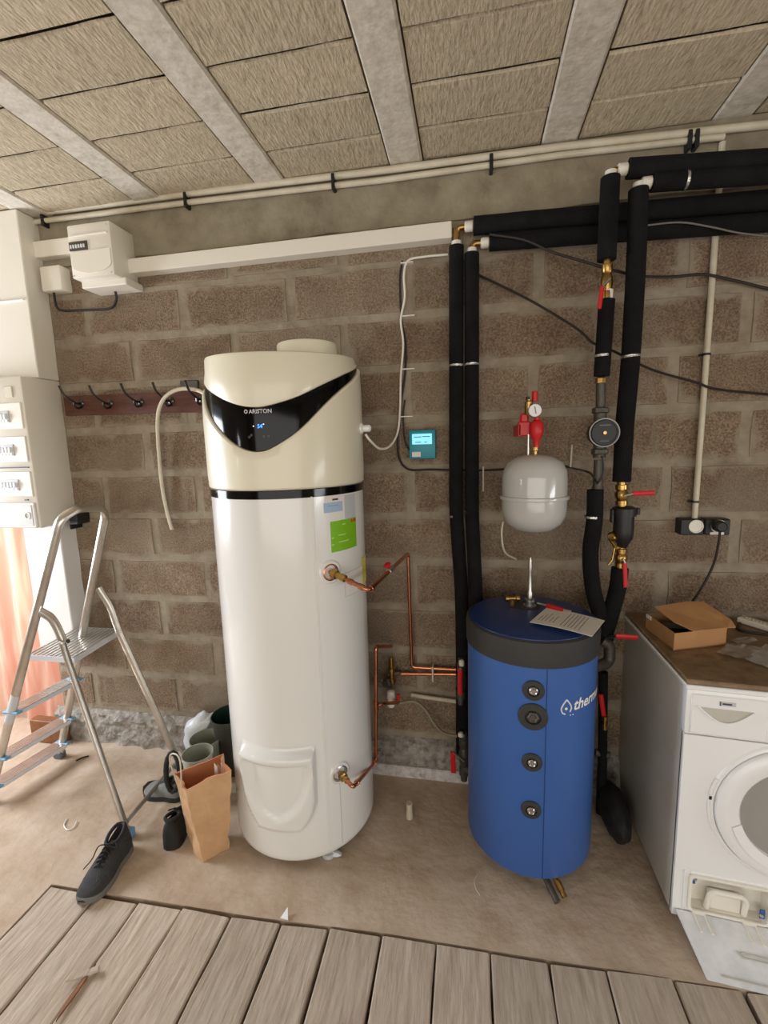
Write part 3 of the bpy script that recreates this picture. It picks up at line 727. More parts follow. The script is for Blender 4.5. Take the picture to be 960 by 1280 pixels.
# horizontal pair running right
h1a = at(592, 282.5, -.055); h1b = at(1010, 246, -.055)
h2a = at(612, 303, -.055); h2b = at(1010, 274, -.055)
h1b = h1a+(h1b-h1a)*2.7; h2b = h2a+(h2b-h2a)*2.8  # they run on to the right-hand wall
hp1 = ipipe('upper black insulated pipe of the long horizontal pair leaving the white trunking end', [h1a, h1b], .033, mode='lin')
hp2 = ipipe('lower black insulated pipe of the long horizontal pair behind the risers', [h2a, h2b], .031, mode='lin')
white_elbow(hp1, (A[0].x, A[0].y, A[0].z+.002), h1a)
white_elbow(hp2, (B[0].x, B[0].y, B[0].z+.002), h2a)
# upper right pair, in front
YV = -0.17
u1a = at(785, 211, YV); u1b = at(1015, 196, YV); u2a = at(815, 228, YV); u2b = at(1015, 214, YV)
u1b = u1a+(u1b-u1a)*5.0; u2b = u2a+(u2b-u2a)*5.2
hp3 = ipipe('topmost short insulated pipe running off at the upper right', [u1a, u1b], .031, mode='lin')
hp4 = ipipe('second insulated pipe from the top at the upper right, with a foil seam', [u2a, u2b], .029, [(at(857, 225, YV), (1, 0, 0))], mode='lin')
# riser one: down to the red lever valve, then pump
r1top = at(763, 222, YV); r1b = at(758, 325, YV)
X1 = r1top.x
ri1 = ipipe('short insulated riser above the red lever valve near the ceiling', [r1top, r1b], .031, mode='lin')
white_elbow(ri1, (X1, YV, r1top.z+.004), (u1a.x, YV, u1a.z))
def ball_valve(label, top, bot, lever_from, lever_to, m='brass', r=.016, lr=.007):
    root = thing('ball_valve', label, 'valve', bot)
    top, bot = Vector(top), Vector(bot); L_ = (top-bot).length; d = (top-bot)/L_
    b = new(); lathe(b, [(r*.8, 0), (r*.8, L_*.1), (r*1.15, L_*.12), (r*1.15, L_*.28), (r*.9, L_*.3), (r*1.25, L_*.42), (r*1.25, L_*.58), (r*.9, L_*.68), (r*1.15, L_*.72), (r*1.15, L_*.88), (r*.8, L_*.9), (r*.8, L_)], bot, d, 12); obj('body', b, m, root)
    lf, lt = Vector(lever_from), Vector(lever_to)
    b = new(); c = (top+bot)/2; tube(b, [c, Vector((c.x, c.y-.03, c.z)), lf], .005, 8, 'lin'); obj('stem', b, 'steel', root)
    b = new(); up = Vector((0, 1, 0)); tube(b, [lf, lf.lerp(lt, .5), lt], lr, 10, 'lin', flat=(.004, lr, (0, 1, 0))); obj('lever', b, 'red', root, label='red lever handle')
    return root
ball_valve('brass ball valve with hanging red lever between two insulated riser sections near the ceiling', at(759, 325, YV), at(758, 380, YV), at(753, 358, YV-.035), at(749, 386, YV-.035))
b = new(); lathe(b, [(.015, 0), (.017, .003), (.017, .03), (.014, .032)], at(759.5, 374, YV), seg=14)
tag(obj('pipe_collar', b, 'pvc'), 'white collar just under the brass valve near the ceiling', 'collar')
r1c = at(758.5, 375, YV); r1d = at(752, 470, YV)
ri2 = ipipe('insulated riser section between the upper red lever valve and the circulator pump', [r1c, r1d], .027, [(at(753, 445, YV), (0, 0, 1))], mode='lin')
pump = thing('circulator_pump', 'dark round circulator pump with silver ring mounted in the pipe on the wall', 'pump', at(755, 540, YV))
X2 = at(752, 500, YV).x
b = new(); lathe(b, [(.012, 0), (.015, .01), (.019, .014), (.019, .03), (.012, .034)], at(750.5, 484, YV), seg=8); obj('brass_union', b, 'brass', pump)
b = new(); tube(b, [at(751, 478, YV), at(750.5, 514, YV)], .0165, 14, 'lin'); obj('pipe_stub', b, 'castgrey', pump)
b = new(); lathe(b, [(.026, 0), (.030, .004), (.030, .018), (.024, .022)], at(750.5, 517, YV), seg=8); lathe(b, [(.026, 0), (.030, .004), (.030, .018), (.024, .022)], at(749.5, 568, YV), seg=8); obj('union_nut', b, 'castgrey', pump)
b = new(); tube(b, [at(750, 515, YV), at(749, 572, YV)], .022, 14, 'lin'); q = at(752, 541, YV); lathe(b, [(.048, .01), (.05, 0), (.05, -.04), (.046, -.045)], q+Vector((0, 0, 0)), (0, 1, 0), 24); obj('pump_housing', b, 'castgrey', pump)
b = new(); q = at(754, 541, YV-.05); lathe(b, [(.048, .03), (.049, 0), (.047, -.018), (.043, -.024), (.040, -.024), (.040, -.020), (0, -.020)], q, (0, 1, 0), 32, False); ph = obj('motor_head', b, 'black', pump)
b = new(); lathe(b, [(.046, -.0175), (.050, -.020), (.050, -.010), (.047, -.008)], q, (0, 1, 0), 32, False); obj('bezel_ring', b, 'sgrey', ph)
b = new(); lathe(b, [(.006, -.020), (.006, -.025), (0, -.0255)], q, (0, 1, 0), 12, False); obj('centre_screw', b, 'brass', ph)
b = new(); box(b, q+Vector((-.018, -.0215, .024)), q+Vector((.018, -.0205, .028))); obj('print', b, 'sole', ph); b = new(); box(b, q+Vector((-.014, -.0215, -.03)), q+Vector((.014, -.0205, -.027))); obj('print', b, 'sole', ph)
b = new(); tube(b, [at(748.5, 575, YV), at(747, 612, YV)], .017, 14, 'lin'); lathe(b, [(.018, 0), (.021, .004), (.018, .018)], at(747, 612, YV), seg=12); obj('lower_pipe', b, 'castgrey', pump)
b = new(); tube(b, [at(753, 570, YV-.03), at(754, 590, YV-.03), at(747, 604, YV-.025), at(743, 598, YV), at(735, 590, -.02), at(711, 584, -.012)], .0035, 8); obj('power_lead', b, 'black', pump)
r3 = [at(744, 612, YV), at(743, 650, YV), at(738, 690, YV), at(741, 735, YV-.01), at(752, 775, YV-.01), at(757, 800, YV-.01)]
ipipe('insulated pipe curving down from the pump towards the tank back', r3, .029, [(at(741, 646, YV), (0, 0, 1))], mode='cat')
# riser two
r2 = [at(798, 237, YV), at(795, 330, YV), at(788, 450, YV), at(781, 530, YV), at(777, 602, YV)]
ri4 = ipipe('long insulated riser passing right of the pump down to the filter', r2, .031, [(at(788, 446, YV), (-.05, 0, 1))], mode='cat')
white_elbow(ri4, (r2[0].x, YV, r2[0].z+.004), (u2a.x, YV, u2a.z))
ball_valve('brass ball valve with sideways red lever above the black filter', at(777, 602, YV), at(777, 635, YV), at(791, 617, YV-.03), at(818, 616, YV-.03), r=.019, lr=.009)
fil = thing('dirt_filter', 'black plastic dirt filter cup in the pipe left of the wall socket', 'filter', at(778, 650, YV))
q = at(778, 684, YV); zt_ = at(778, 633, YV).z-q.z
b = new(); lathe(b, [(.016, 0), (.02, .012), (.034, .035), (.036, .06), (.036, zt_-.035), (.042, zt_-.034), (.042, zt_-.006), (.03, zt_)], q, seg=12); obj('cup', b, 'black', fil)
b = new(); box(b, q+Vector((-.046, -.012, zt_-.06)), q+Vector((-.036, .012, zt_-.01)), .002); box(b, q+Vector((.040, -.012, zt_-.03)), q+Vector((.052, .012, zt_-.006)), .002); obj('lug', b, 'black', fil)
dv = ball_valve('brass drain valve under the filter with hanging red lever', at(777, 682, YV), at(775, 712, YV), at(781, 704, YV-.03), at(782, 734, YV-.03), r=.018, lr=.008)
b = new(); q = at(762, 672, YV-.01); lathe(b, [(.012, 0), (.018, .004), (.018, .02), (.012, .024)], q, (.7, -.5, .5), 10); tube(b, [q, at(774, 690, YV)], .008, 8, 'lin'); tube(b, [at(760, 706, YV-.02), at(765, 700, YV-.02), at(768, 685, YV-.02)], .004, 6, 'lin'); obj('side_outlet', b, 'brass', dv)
ipipe('insulated pipe curving left under the brass drain valve', [at(775, 710, YV), at(772, 735, YV), at(764, 765, YV-.01), at(755, 795, YV-.03)], .030, mode='cat')
# fittings between tank and washer
ft = thing('pipe_elbow', 'dark cast elbow with red lever squeezed between blue tank and washing machine', 'pipe', at(757, 810, -.2))
b = new(); tube(b, [at(752, 800, -.2), at(762, 806, -.2), at(762, 828, -.2), at(742, 834, -.24)], .021, 12, 'fil', rf=.03); obj('elbow', b, 'castgrey', ft)
b = new(); tube(b, [at(770, 795, -.26), at(797, 797, -.26)], .008, 10, 'lin', flat=(.004, .009, (0, 1, 0))); obj('lever', b, 'red', ft)
b = new(); tube(b, [at(757, 797, -.22), at(770, 795, -.26)], .005, 8, 'lin'); obj('lever_stem', b, 'steel', ft)
ft = thing('return_pipe', 'black return pipe with red-handled brass valve low behind the tank right side', 'pipe', at(752, 900, -.15))
b = new(); tube(b, [at(754, 840, -.15), at(753, 955, -.15), Vector((at(753, 955, -.15).x, -.15, .003))], .018, 12, 'lin'); obj('insulation', b, 'foam', ft)
b = new(); tube(b, [at(751, 868, -.19), at(755, 897, -.19)], .008, 10, 'lin', flat=(.005, .009, (0, 1, 0))); obj('lever', b, 'red', ft)
b = new(); lathe(b, [(.008, 0), (.012, .004), (.012, .02), (.009, .022), (.009, .04), (.013, .044), (.013, .06)], at(755, 912, -.19), seg=10); obj('brass_valve', b, 'brass', ft)
b = new(); tube(b, [at(744, 940, -.15), at(762, 944, -.15)], .014, 10, 'lin'); obj('pipe_stub', b, 'castgrey', ft)
# fittings at the tank's left side
tv = ball_valve('valve with long red lever left of the blue tank at rim height', at(577, 822, -.12), at(576, 880, -.12), at(575, 836, -.16), at(575, 868, -.16), m='castgrey', r=.017, lr=.010)
b = new(); lathe(b, [(.010, 0), (.012, .004), (.012, .02), (.006, .026)], at(577, 832, -.14), seg=12); obj('white_cap', b, 'pvc', tv)
tv = ball_valve('valve with red lever low at the left side of the blue tank', at(580, 915, -.12), at(580, 975, -.12), at(566, 940, -.15), at(567, 966, -.15), m='castgrey', r=.018, lr=.011)
b = new(); lathe(b, [(.012, 0), (.013, .006), (.009, .016), (0, .018)], at(576, 920, -.14), seg=12); obj('white_cap', b, 'pvc', tv)
b = new(); lathe(b, [(.016, 0), (.016, .05), (.012, .055)], at(583, 960, -.12)-Vector((.01, 0, .0)), (1, -.6, 0), 12); obj('stub', b, 'castgrey', tv)

# ================================================================== COPPER PIPEWORK
cp = thing('copper_pipe', 'copper hot pipe from the upper heater port to the wall and down towards the tank', 'pipe', p1c)
e1 = at(461, 738, -.56); wl = at(510, 692, -.045)
b = new(); tube(b, [p1c+p1n*.0, p1c+p1n*.03, e1, wl, at(515, 834, -.035), at(574, 837, -.035)], .0078, 12, 'fil', rf=.018); obj('tube', b, 'copper', cp)
b = new(); d = (e1-p1c-p1n*.03).normalized(); s = p1c+p1n*.02
lathe(b, [(.013, 0), (.017, .004), (.017, .022), (.011, .024), (.011, .04), (.013, .042), (.013, .06), (.009, .062)], s, (d+p1n*.6), 8); obj('union_nut', b, 'brass', cp)
def sleeve(root, p, d, r=.0105, l=.02, m='copper'):
    b = new(); d = Vector(d).normalized(); lathe(b, [(r*.8, -l/2), (r, -l/2+.002), (r, l/2-.002), (r*.8, l/2)], p, d, 12); obj('sleeve', b, m, root)
sleeve(cp, p1c.lerp(e1, .55), e1-p1c); sleeve(cp, p1c.lerp(e1, .82), e1-p1c); sleeve(cp, e1.lerp(wl, .05), wl-e1)
q = e1.lerp(wl, .48); sleeve(cp, q, wl-e1, .011, .05, 'steel')
b = new(); lathe(b, [(.004, 0), (.004, .02), (.014, .022), (.016, .028), (.010, .032), (0, .032)], q, (-.35, -.3, .8), 10, False); obj('red_tap', b, 'red', cp)
for y_, py_ in ((0, 0),):
    b = new(); c = at(541, 837, -.035); box(b, c+Vector((-.004, -.012, -.055)), c+Vector((.004, .03, .018)), .002); obj('pipe_clip', b, 'pvc_dirty', cp)
cp2 = thing('copper_pipe', 'copper cold pipe rising from the lower heater port beside the heater', 'pipe', p2c)
e2 = at(441, 984, -.58); e3 = at(470, 951, -.22); e4 = at(470, 808, -.22); e5 = at(489, 808, -.06)
b = new(); tube(b, [p2c, p2c+p2n*.03, e2, e3, e4, e5], .0078, 12, 'fil', rf=.02); obj('tube', b, 'copper', cp2)
b = new(); d = (e2-p2c-p2n*.03).normalized(); lathe(b, [(.013, 0), (.016, .004), (.016, .022), (.011, .024), (.011, .045)], p2c+p2n*.02, (d+p2n*.6), 8); obj('union_nut', b, 'brass', cp2)
sleeve(cp2, e2.lerp(e3, .15), e3-e2); sleeve(cp2, e2.lerp(e3, .9), e3-e2); sleeve(cp2, e3.lerp(e4, .08), e4-e3)
t0 = at(470, 882, -.22); t1 = at(498, 878, -.08)
b = new(); tube(b, [t0, t0+Vector((.03, .02, 0)), t1], .0078, 12, 'fil', rf=.02); obj('branch', b, 'copper', cp2); sleeve(cp2, t0, (0, 0, 1), .011, .045)
sg = thing('safety_group', 'brass and chrome safety valve group on the wall between heater and tank', 'valve', at(490, 850, -.06))
b = new(); lathe(b, [(.012, 0), (.020, .01), (.020, .03), (.013, .034), (.013, .06), (.018, .064), (.018, .08), (.010, .084), (.010, .13)], at(490, 855, -.06), seg=12); obj('stem_body', b, 'brass', sg)
b = new(); q = at(486, 852, -.07); lathe(b, [(.020, 0), (.022, .004), (.022, .016), (.014, .02), (.014, .03)], q, (-.6, -1, 0), 10); tube(b, [at(486, 843, -.06), at(500, 841, -.05)], .010, 10, 'lin'); obj('drain_knob', b, 'castgrey', sg)
b = new(); lathe(b, [(.014, 0), (.018, .006), (.018, .022), (.014, .026), (.014, .038), (.020, .042), (.018, .075), (.010, .08)], at(489, 883, -.07), seg=16); obj('white_siphon', b, 'pvc', sg)
b = new(); q = at(498, 868, -.09); tube(b, [q, q+Vector((0, 0, -.025))], .007, 8, 'lin'); obj('red_tap', b, 'red', sg)
b = new(); tube(b, [at(495, 842, -.035), at(574, 843, -.035)], .0078, 12, 'lin'); tag(obj('copper_pipe', b, 'copper'), 'short lower copper pipe running from safety group to the tank valve', 'pipe')
b = new(); tube(b, [at(500, 879, -.08), at(518, 877, -.08), at(532, 888, -.08), at(543, 905, -.08), at(556, 917, -.08), at(578, 921, -.10)], .0075, 10); tag(obj('braided_hose', b, 'braid'), 'thin braided hose sagging from copper branch to the tank side', 'hose')
b = new(); tube(b, [at(514, 869, -.03), at(572, 877, -.03)], .009, 10, 'lin'); tag(obj('waste_pipe', b, 'pvc_dirty'), 'pale sloping waste pipe on the wall behind the braided hose', 'pipe')

# ================================================================== TRUNKING, BOXES, CONDUITS, CABLES
b = new(); box(b, (-1.50, -.06, 2.325), (-.07, 0, 2.385), .003); t = tag(obj('cable_trunking', b, 'pvc'), 'long white rectangular cable trunking high on the wall', 'trunking')
b = new(); box(b, (-1.985, -.05, 2.44), (-1.70, 0, 2.51), .003); tag(obj('cable_trunking', b, 'pvc'), 'short white trunking stub between electrical panel and meter box', 'trunking')
mb = thing('junction_box', 'white ridged box with a row of small switches at trunking left end', 'box', (-1.59, 0, 2.39))
b = new(); box(b, (-1.695, -.15, 2.29), (-1.485, 0, 2.505), .008, seg=2); obj('cover', b, 'pvc', mb)
b = new(); box(b, (-1.69, -.11, 2.262), (-1.465, 0, 2.292), .004); obj('lower_flange', b, 'pvc', mb)
b = new(); box(b, (-1.685, -.156, 2.455), (-1.50, -.148, 2.461), .001); prism(b, [(-1.683, -.149, 2.395), (-1.683, -.149, 2.34)]+[(-1.5875-.0955*math.cos(a), -.149, 2.34-.035*math.sin(a)) for a in [PI*k/10 for k in range(1, 10)]]+[(-1.492, -.149, 2.34), (-1.492, -.149, 2.395)], (0, -.006, 0)); obj('door', b, 'pvc', mb)
b = new(); box(b, (-1.688, -.1545, 2.40), (-1.60, -.149, 2.435)); sw = obj('switch_window', b, 'castgrey', mb)
for k in range(6):
    b = new(); x = -1.680+k*.0128; box(b, (x, -.160, 2.408), (x+.006, -.154, 2.422), .001); obj('switch', b, 'textwhite', sw)
b = new()
for x, z in ((-1.685, 2.30), (-1.50, 2.30), (-1.50, 2.49)): lathe(b, [(.004, 0), (.003, .002), (0, .002)], (x, -.150, z), (0, -1, 0), 8, False)
obj('screw', b, 'sgrey', mb)
b = new(); box(b, (-1.945, -.065, 2.285), (-1.835, 0, 2.395), .010, seg=2); tag(obj('junction_box', b, 'pvc'), 'small square white junction box below the short trunking', 'box')
b = new(); tube(b, [(-1.905, -.04, 2.29), (-1.90, -.04, 2.225), (-1.87, -.035, 2.205), (-1.76, -.03, 2.20), (-1.63, -.03, 2.195), (-1.585, -.035, 2.225), (-1.58, -.04, 2.27)], .0055, 10); tag(obj('power_cable', b, 'black'), 'black cable looping below the two white boxes', 'cable')
# two ceiling conduits
b = new(); tube(b, [at(38, 268, -.03), at(240, 241.5, -.03), at(480, 213, -.03), at(700, 184, -.03), at(1010, 150, -.03), at(1010, 150, -.03)+(at(1010, 150, -.03)-at(700, 184, -.03))*2.4], .0135, 12, 'lin'); c1 = tag(obj('conduit_pipe', b, 'pvc_dirty'), 'upper of two white conduits running along the wall top', 'conduit')
b = new(); tube(b, [at(40, 278, -.03), at(240, 252.5, -.03), at(480, 225, -.03), at(700, 194, -.03), at(905, 171, -.03)], .0108, 12, 'lin'); c2 = tag(obj('conduit_pipe', b, 'pvc_dirty'), 'lower of two white conduits running along the wall top', 'conduit')
for x_, y_ in ((55, 271), (233, 247), (417, 224), (614, 200), (861, 171), (870, 170)):
    q = at(x_, y_, -.03); b = new()
    box(b, q+Vector((-.007, -.017, -.043)), q+Vector((.007, .03, .016)), .003); obj('clip', b, 'black', c1)
vc = thing('conduit_pipe', 'thin vertical grey-white conduit dropping to the double socket', 'conduit', at(868, 645, -.02))
b = new(); tube(b, [at(903, 178, -.022), at(868, 650, -.022)], .0105, 12, 'lin'); obj('tube', b, 'pvc_dirty', vc)
for x_, y_ in ((883, 443), (868.5, 627)):
    q = at(x_, y_, -.022); b = new(); lathe(b, [(.011, -.004), (.0135, -.004), (.0135, .004), (.011, .004)], q, (0, 0, 1), 14, False); box(b, q+Vector((-.018, .006, -.004)), q+Vector((.018, .021, .004))); obj('clip', b, 'black', vc)
so = thing('wall_socket', 'dark double wall socket with one round pale outlet and one plug in', 'socket', at(881, 657, -.05))
a_ = at(851, 649, -.05); c_ = at(880, 669, -.05)
b = new(); box(b, (a_.x, -.05, c_.z), (c_.x-.001, 0, a_.z), .004); fr = obj('socket_body', b, 'black', so)
b = new(); q = at(870, 658, -.05); lathe(b, [(.026, 0), (.026, .003), (.022, .004), (.020, .0008), (0, .0008)], q, (0, -1, 0), 24, False); obj('outlet', b, 'ivory', fr)
a2 = at(882, 649, -.05); c2_ = at(912, 669, -.05)
b = new(); box(b, (a2.x, -.05, c2_.z), (c2_.x, 0, a2.z), .004); fr = obj('socket_body', b, 'black', so)
b = new(); q = at(898, 658, -.05); lathe(b, [(.026, 0), (.026, .003), (.022, .004), (.020, .0008), (0, .0008)], q, (0, -1, 0), 24, False); box(b, q+Vector((-.028, -.004, -.032)), q+Vector((.02, 0, -.022)), .001); obj('outlet', b, 'ivory', fr)
pg = thing('power_plug', 'dark power plug in the right outlet with cable falling behind the cardboard box', 'plug', at(897, 657, -.07))
b = new(); q = at(897, 657, -.056); lathe(b, [(.022, 0), (.023, .01), (.020, .03), (.015, .034)], q, (0, -1, 0), 16); obj('plug_body', b, 'black', pg)
b = new(); tube(b, [q+Vector((0, -.02, -.015)), at(898, 680, -.07), at(892, 705, -.06), at(877, 735, -.05), at(862, 757, -.04)], .0045, 8); obj('lead', b, 'brown_cable', pg)
# thermostat
th = thing('thermostat', 'square teal wall thermostat with lit pale blue screen', 'thermostat', at(528, 555, -.03))
a_ = at(511, 538, -.03); c_ = at(544.5, 573, -.03)
b = new(); box(b, (a_.x, -.03, c_.z), (c_.x, 0, a_.z), .004, seg=2); ho = obj('housing', b, 'teal', th)
a2 = at(515, 542.5, -.03); c2_ = at(540, 555, -.03)
b = new(); box(b, (a2.x, -.0325, c2_.z), (c2_.x, -.0295, a2.z), .0008); sc = obj('screen', b, 'screen', th, label='lit pale blue screen')
b = new(); dx = c2_.x-a2.x
for f0, f1, zf in ((.1, .48, .70), (.52, .9, .72), (.15, .45, .2), (.62, .75, .2)): z = c2_.z+(a2.z-c2_.z)*zf; box(b, (a2.x+dx*f0, -.0332, z-.0015), (a2.x+dx*f1, -.0325, z+.0015))
obj('print', b, 'ink', sc, False)
a2 = at(515, 565, -.03); c2_ = at(526, 571, -.03)
b = new(); box(b, (a2.x, -.0315, c2_.z), (c2_.x, -.0295, a2.z), .0005); obj('sticker', b, 'paper', th)
# cables
def cable(label, pts, r, m, name='cable'):
    b = new(); tube(b, pts, r, 8); return tag(obj(name, b, m), label, 'cable')
wc = cable('white cable dropping in waves from the trunking end then looping to the water heater', [at(560, 318, -.02), at(530, 321, -.02), at(510, 326, -.02), at(505, 345, -.02), at(506, 372, -.02), at(501, 400, -.02), at(504, 430, -.02), at(501, 470, -.02), at(500, 510, -.02), at(497, 540, -.04), at(488, 557, -.12), at(475, 561, -.22), at(463, 551, -.3), at(457, 543, -.32)], .0045, 'pvc', 'power_cable')
for (x_, y_) in ((503, 330), (505, 396), (505, 462), (503, 521)):
    b = new(); q = at(x_, y_, -.012); box(b, q+Vector((-.006, -.014, -.002)), q+Vector((.045, .012, .002))); obj('nail_clip', b, 'pvc', wc)
cable('black cable beside the white one, running down and right under the thermostat', [at(503, 326, -.012), at(500, 350, -.012), at(502, 400, -.012), at(507, 430, -.012), at(506, 470, -.012), at(500, 510, -.012), at(497, 550, -.012), at(500, 575, -.012), at(512, 587, -.012), at(540, 587, -.01), at(600, 588, -.01), at(640, 586, -.01), at(700, 583, -.01), at(711, 584, -.012)], .0045, 'brown_cable', 'power_cable')
cable('short black lead entering the thermostat from the left', [at(506, 500, -.018), at(504, 520, -.02), at(506, 550, -.02), at(513, 565, -.015)], .0035, 'brown_cable', 'power_cable')
cable('brown cable slanting down across the wall from the black risers to the right edge', [at(597, 343, -.02), at(660, 374, -.05), at(720, 410, -.12), at(740, 428, -.13), at(765, 438, -.13), at(815, 462, -.06), at(870, 478, -.05), at(900, 487, -.03), at(1000, 497, -.02), at(1200, 520, -.02), (3.1, -.02, 1.62)], .0045, 'brown_cable', 'power_cable')
cable('brown cable sagging along under the long horizontal insulated pipes', [at(612, 293, -.10), at(655, 300, -.10), at(690, 315, -.09), at(730, 327, -.12), at(760, 336, -.13), at(800, 345, -.10), at(840, 346, -.05), at(880, 343, -.045), at(920, 351, -.03), at(1000, 366, -.02), at(1200, 372, -.02), (3.1, -.02, 2.1)], .005, 'brown_cable', 'power_cable')
cable('thin pale wire arching in front of the right-hand horizontal pipes', [at(805, 282, -.1), at(850, 278, -.1), at(890, 284, -.1), at(930, 292, -.09), at(1000, 297, -.08), at(1150, 292, -.08), (2.4, -.08, 2.3), (3.1, -.08, 2.28)], .003, 'sole', 'thin_wire')
# white pegs on the wall near the vessel
for i, (x_, y_, y2, lb) in enumerate(((604, 583, 614, 'thin white strip on the wall left of the grey vessel'), (713, 556, 584, 'thin white strip on the wall just right of the grey vessel'))):
    b = new(); tube(b, [at(x_+(0 if i == 0 else 2), y_, -.012), at(x_, y2, -.012)], .004, 6, 'lin'); tag(obj('cable_tie', b, 'pvc_dirty'), lb, 'tie')

# ================================================================== HOOK RACK AND HOSE
rk = thing('coat_rack', 'dark varnished wooden coat rack with curved metal hooks on the block wall', 'coat rack', (-1.56, 0, 1.77))
b = new(); z0 = 1.725; prism(b, [(-1.945, 0, z0), (-1.14, 0, z0-.012), (-1.14, 0, z0+.082), (-1.945, 0, z0+.094)], (0, -.02, 0)); obj('board', b, 'wood_red', rk, False)
for x_, y_ in ((102, 505), (138, 505), (176, 503), (214, 502), (253, 500)):
    q = at(x_, y_, -.02); b = new()
    lathe(b, [(.016, 0), (.016, .004), (.008, .008), (0, .009)], q+Vector((0, 0, .004)), (0, -1, 0), 14, False)
    tube(b, [q, q+Vector((.0, -.04, .004)), q+Vector((-.008, -.085, .035)), q+Vector((-.01, -.105, .075))], .0052, 8)
    tube(b, [q+Vector((0, 0, -.015)), q+Vector((.0, -.025, -.022)), q+Vector((0, -.042, -.012)), q+Vector((0, -.045, .004))], .0052, 8)
    obj('hook', b, 'hook', rk)
cable('pale hose hanging over the fourth hook and down the wall beside the heater', [at(262, 500, -.10), at(250, 489, -.09), at(228, 486, -.085), at(210, 493, -.08), at(200, 508, -.07), at(197, 530, -.05), at(199, 570, -.035), at(203, 610, -.03), at(209, 640, -.02), at(215, 662, -.02)], .0085, 'pvc_dirty', 'hose')
b = new(); q = at(236, 484, -.01); box(b, q+Vector((-.04, -.008, -.02)), q+Vector((.05, .01, .03)), .003); tag(obj('metal_plate', b, 'castgrey'), 'grey metal plate on the wall above the fifth hook', 'plate')

# ================================================================== ELECTRICAL PANEL (left)
gtl = thing('electrical_panel', 'white electrical panel with breaker rows on a tall white column at the left edge', 'electrical panel', (-2.1, 0, 0.5))
b = new(); box(b, (-2.20, -.10, 0.515), (-1.985, 0, 2.60), .004); obj('column', b, 'panelw', gtl)
b = new(); box(b, (-2.60, -.115, 1.895), (-1.972, 0, 2.62), .004); obj('upper_cover', b, 'pvc', gtl)
b = new(); box(b, (-2.60, -.123, 2.235), (-1.992, -.112, 2.242), .001); obj('cover_joint', b, 'textwhite', gtl)
b = new(); box(b, (-2.60, -.205, 1.200), (-1.972, 0, 1.893), .008, seg=2); obj('breaker_box', b, 'pvc', gtl)
zr = []
for zz in (1.715, 1.565, 1.405):
    b = new(); box(b, (-2.60, -.212, zz-.055), (-1.985, -.203, zz+.062), .003); fp = obj('front_plate', b, 'pvc', gtl)
    b = new(); box(b, (-2.60, -.216, zz-.026), (-2.052, -.211, zz+.026), .001); rw = obj('breaker_row', b, 'sgrey', fp)
    b = new()
    for k in range(30):
        x = -2.072-.0178*k; box(b, (x, -.226, zz-.010), (x+.010, -.215, zz+.012), .001); box(b, (x-.001, -.219, zz-.022), (x+.013, -.215, zz-.014))
    o = obj('breaker_switch', b, 'textwhite', fp); o['kind'] = 'stuff'
b = new(); box(b, (-2.60, -.2135, 1.483), (-1.99, -.203, 1.487)); obj('joint_line', b, 'ink', gtl)
b = new(); box(b, (-2.035, -.2125, 1.332), (-2.018, -.204, 1.337)); obj('print', b, 'ink', gtl)
b = new(); box(b, (-2.60, -.218, 1.204), (-1.982, -.205, 1.322), .004); dr = obj('lower_door', b, 'panelw', gtl)
b = new(); box(b, (-2.60, -.2205, 1.215), (-1.995, -.217, 1.312), .001); obj('door_inset', b, 'panelside', dr)
b = new(); lathe(b, [(.012, 0), (.016, .002), (.016, .004), (.012, .004)], (-2.02, -.2195, 1.263), (0, -1, 0), 20, False); obj('finger_ring', b, 'textwhite', dr)
b = new(); box(b, (-2.02, -.212, 1.80), (-2.06, -.203, 1.85), .003); obj('small_cover', b, 'pvc_dirty', gtl)
# black clamp by the ladder top
b = new(); q = at(95, 650, -.06); box(b, q+Vector((-.02, -.02, -.02)), q+Vector((.025, .06, .03)), .003); box(b, q+Vector((-.03, -.01, -.045)), q+Vector((-.02, .055, -.02))); tag(obj('cable_bracket', b, 'black'), 'small black bracket on the column edge behind ladder top', 'bracket')
# curtain: pleated cloth hanging in the door opening left of the column
b = new(); NX, NZ = 120, 26
cur = []
for i in range(NX+1):
    t = i/NX; row = []
    for k in range(NZ+1):
        s = k/NZ; z = 2.1-2.085*s
        x = -3.16+(0.90+0.035*math.sin(s*2.6)*t)*t
        y = .085+.028*math.sin(t*34+1.3*math.sin(s*3+t*5))*(0.55+.45*s)+.02*noise.noise(Vector((t*7, s*4, 1)))
        row.append((x, y, z))
    cur.append(row)
R = [[b.verts.new(p) for p in r] for r in cur]
for i in range(NX):
    for k in range(NZ): b.faces.new((R[i][k], R[i+1][k], R[i+1][k+1], R[i][k+1]))
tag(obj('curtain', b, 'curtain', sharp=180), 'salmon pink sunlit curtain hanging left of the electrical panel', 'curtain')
b = new(); box(b, (-2.34, -.10, .001), (-2.14, -.05, .13), .004); bb_ = obj('wooden_board', b, 'orangewood'); tag(bb_, 'orange-brown wooden offcut on the floor at the foot of the column', 'board')

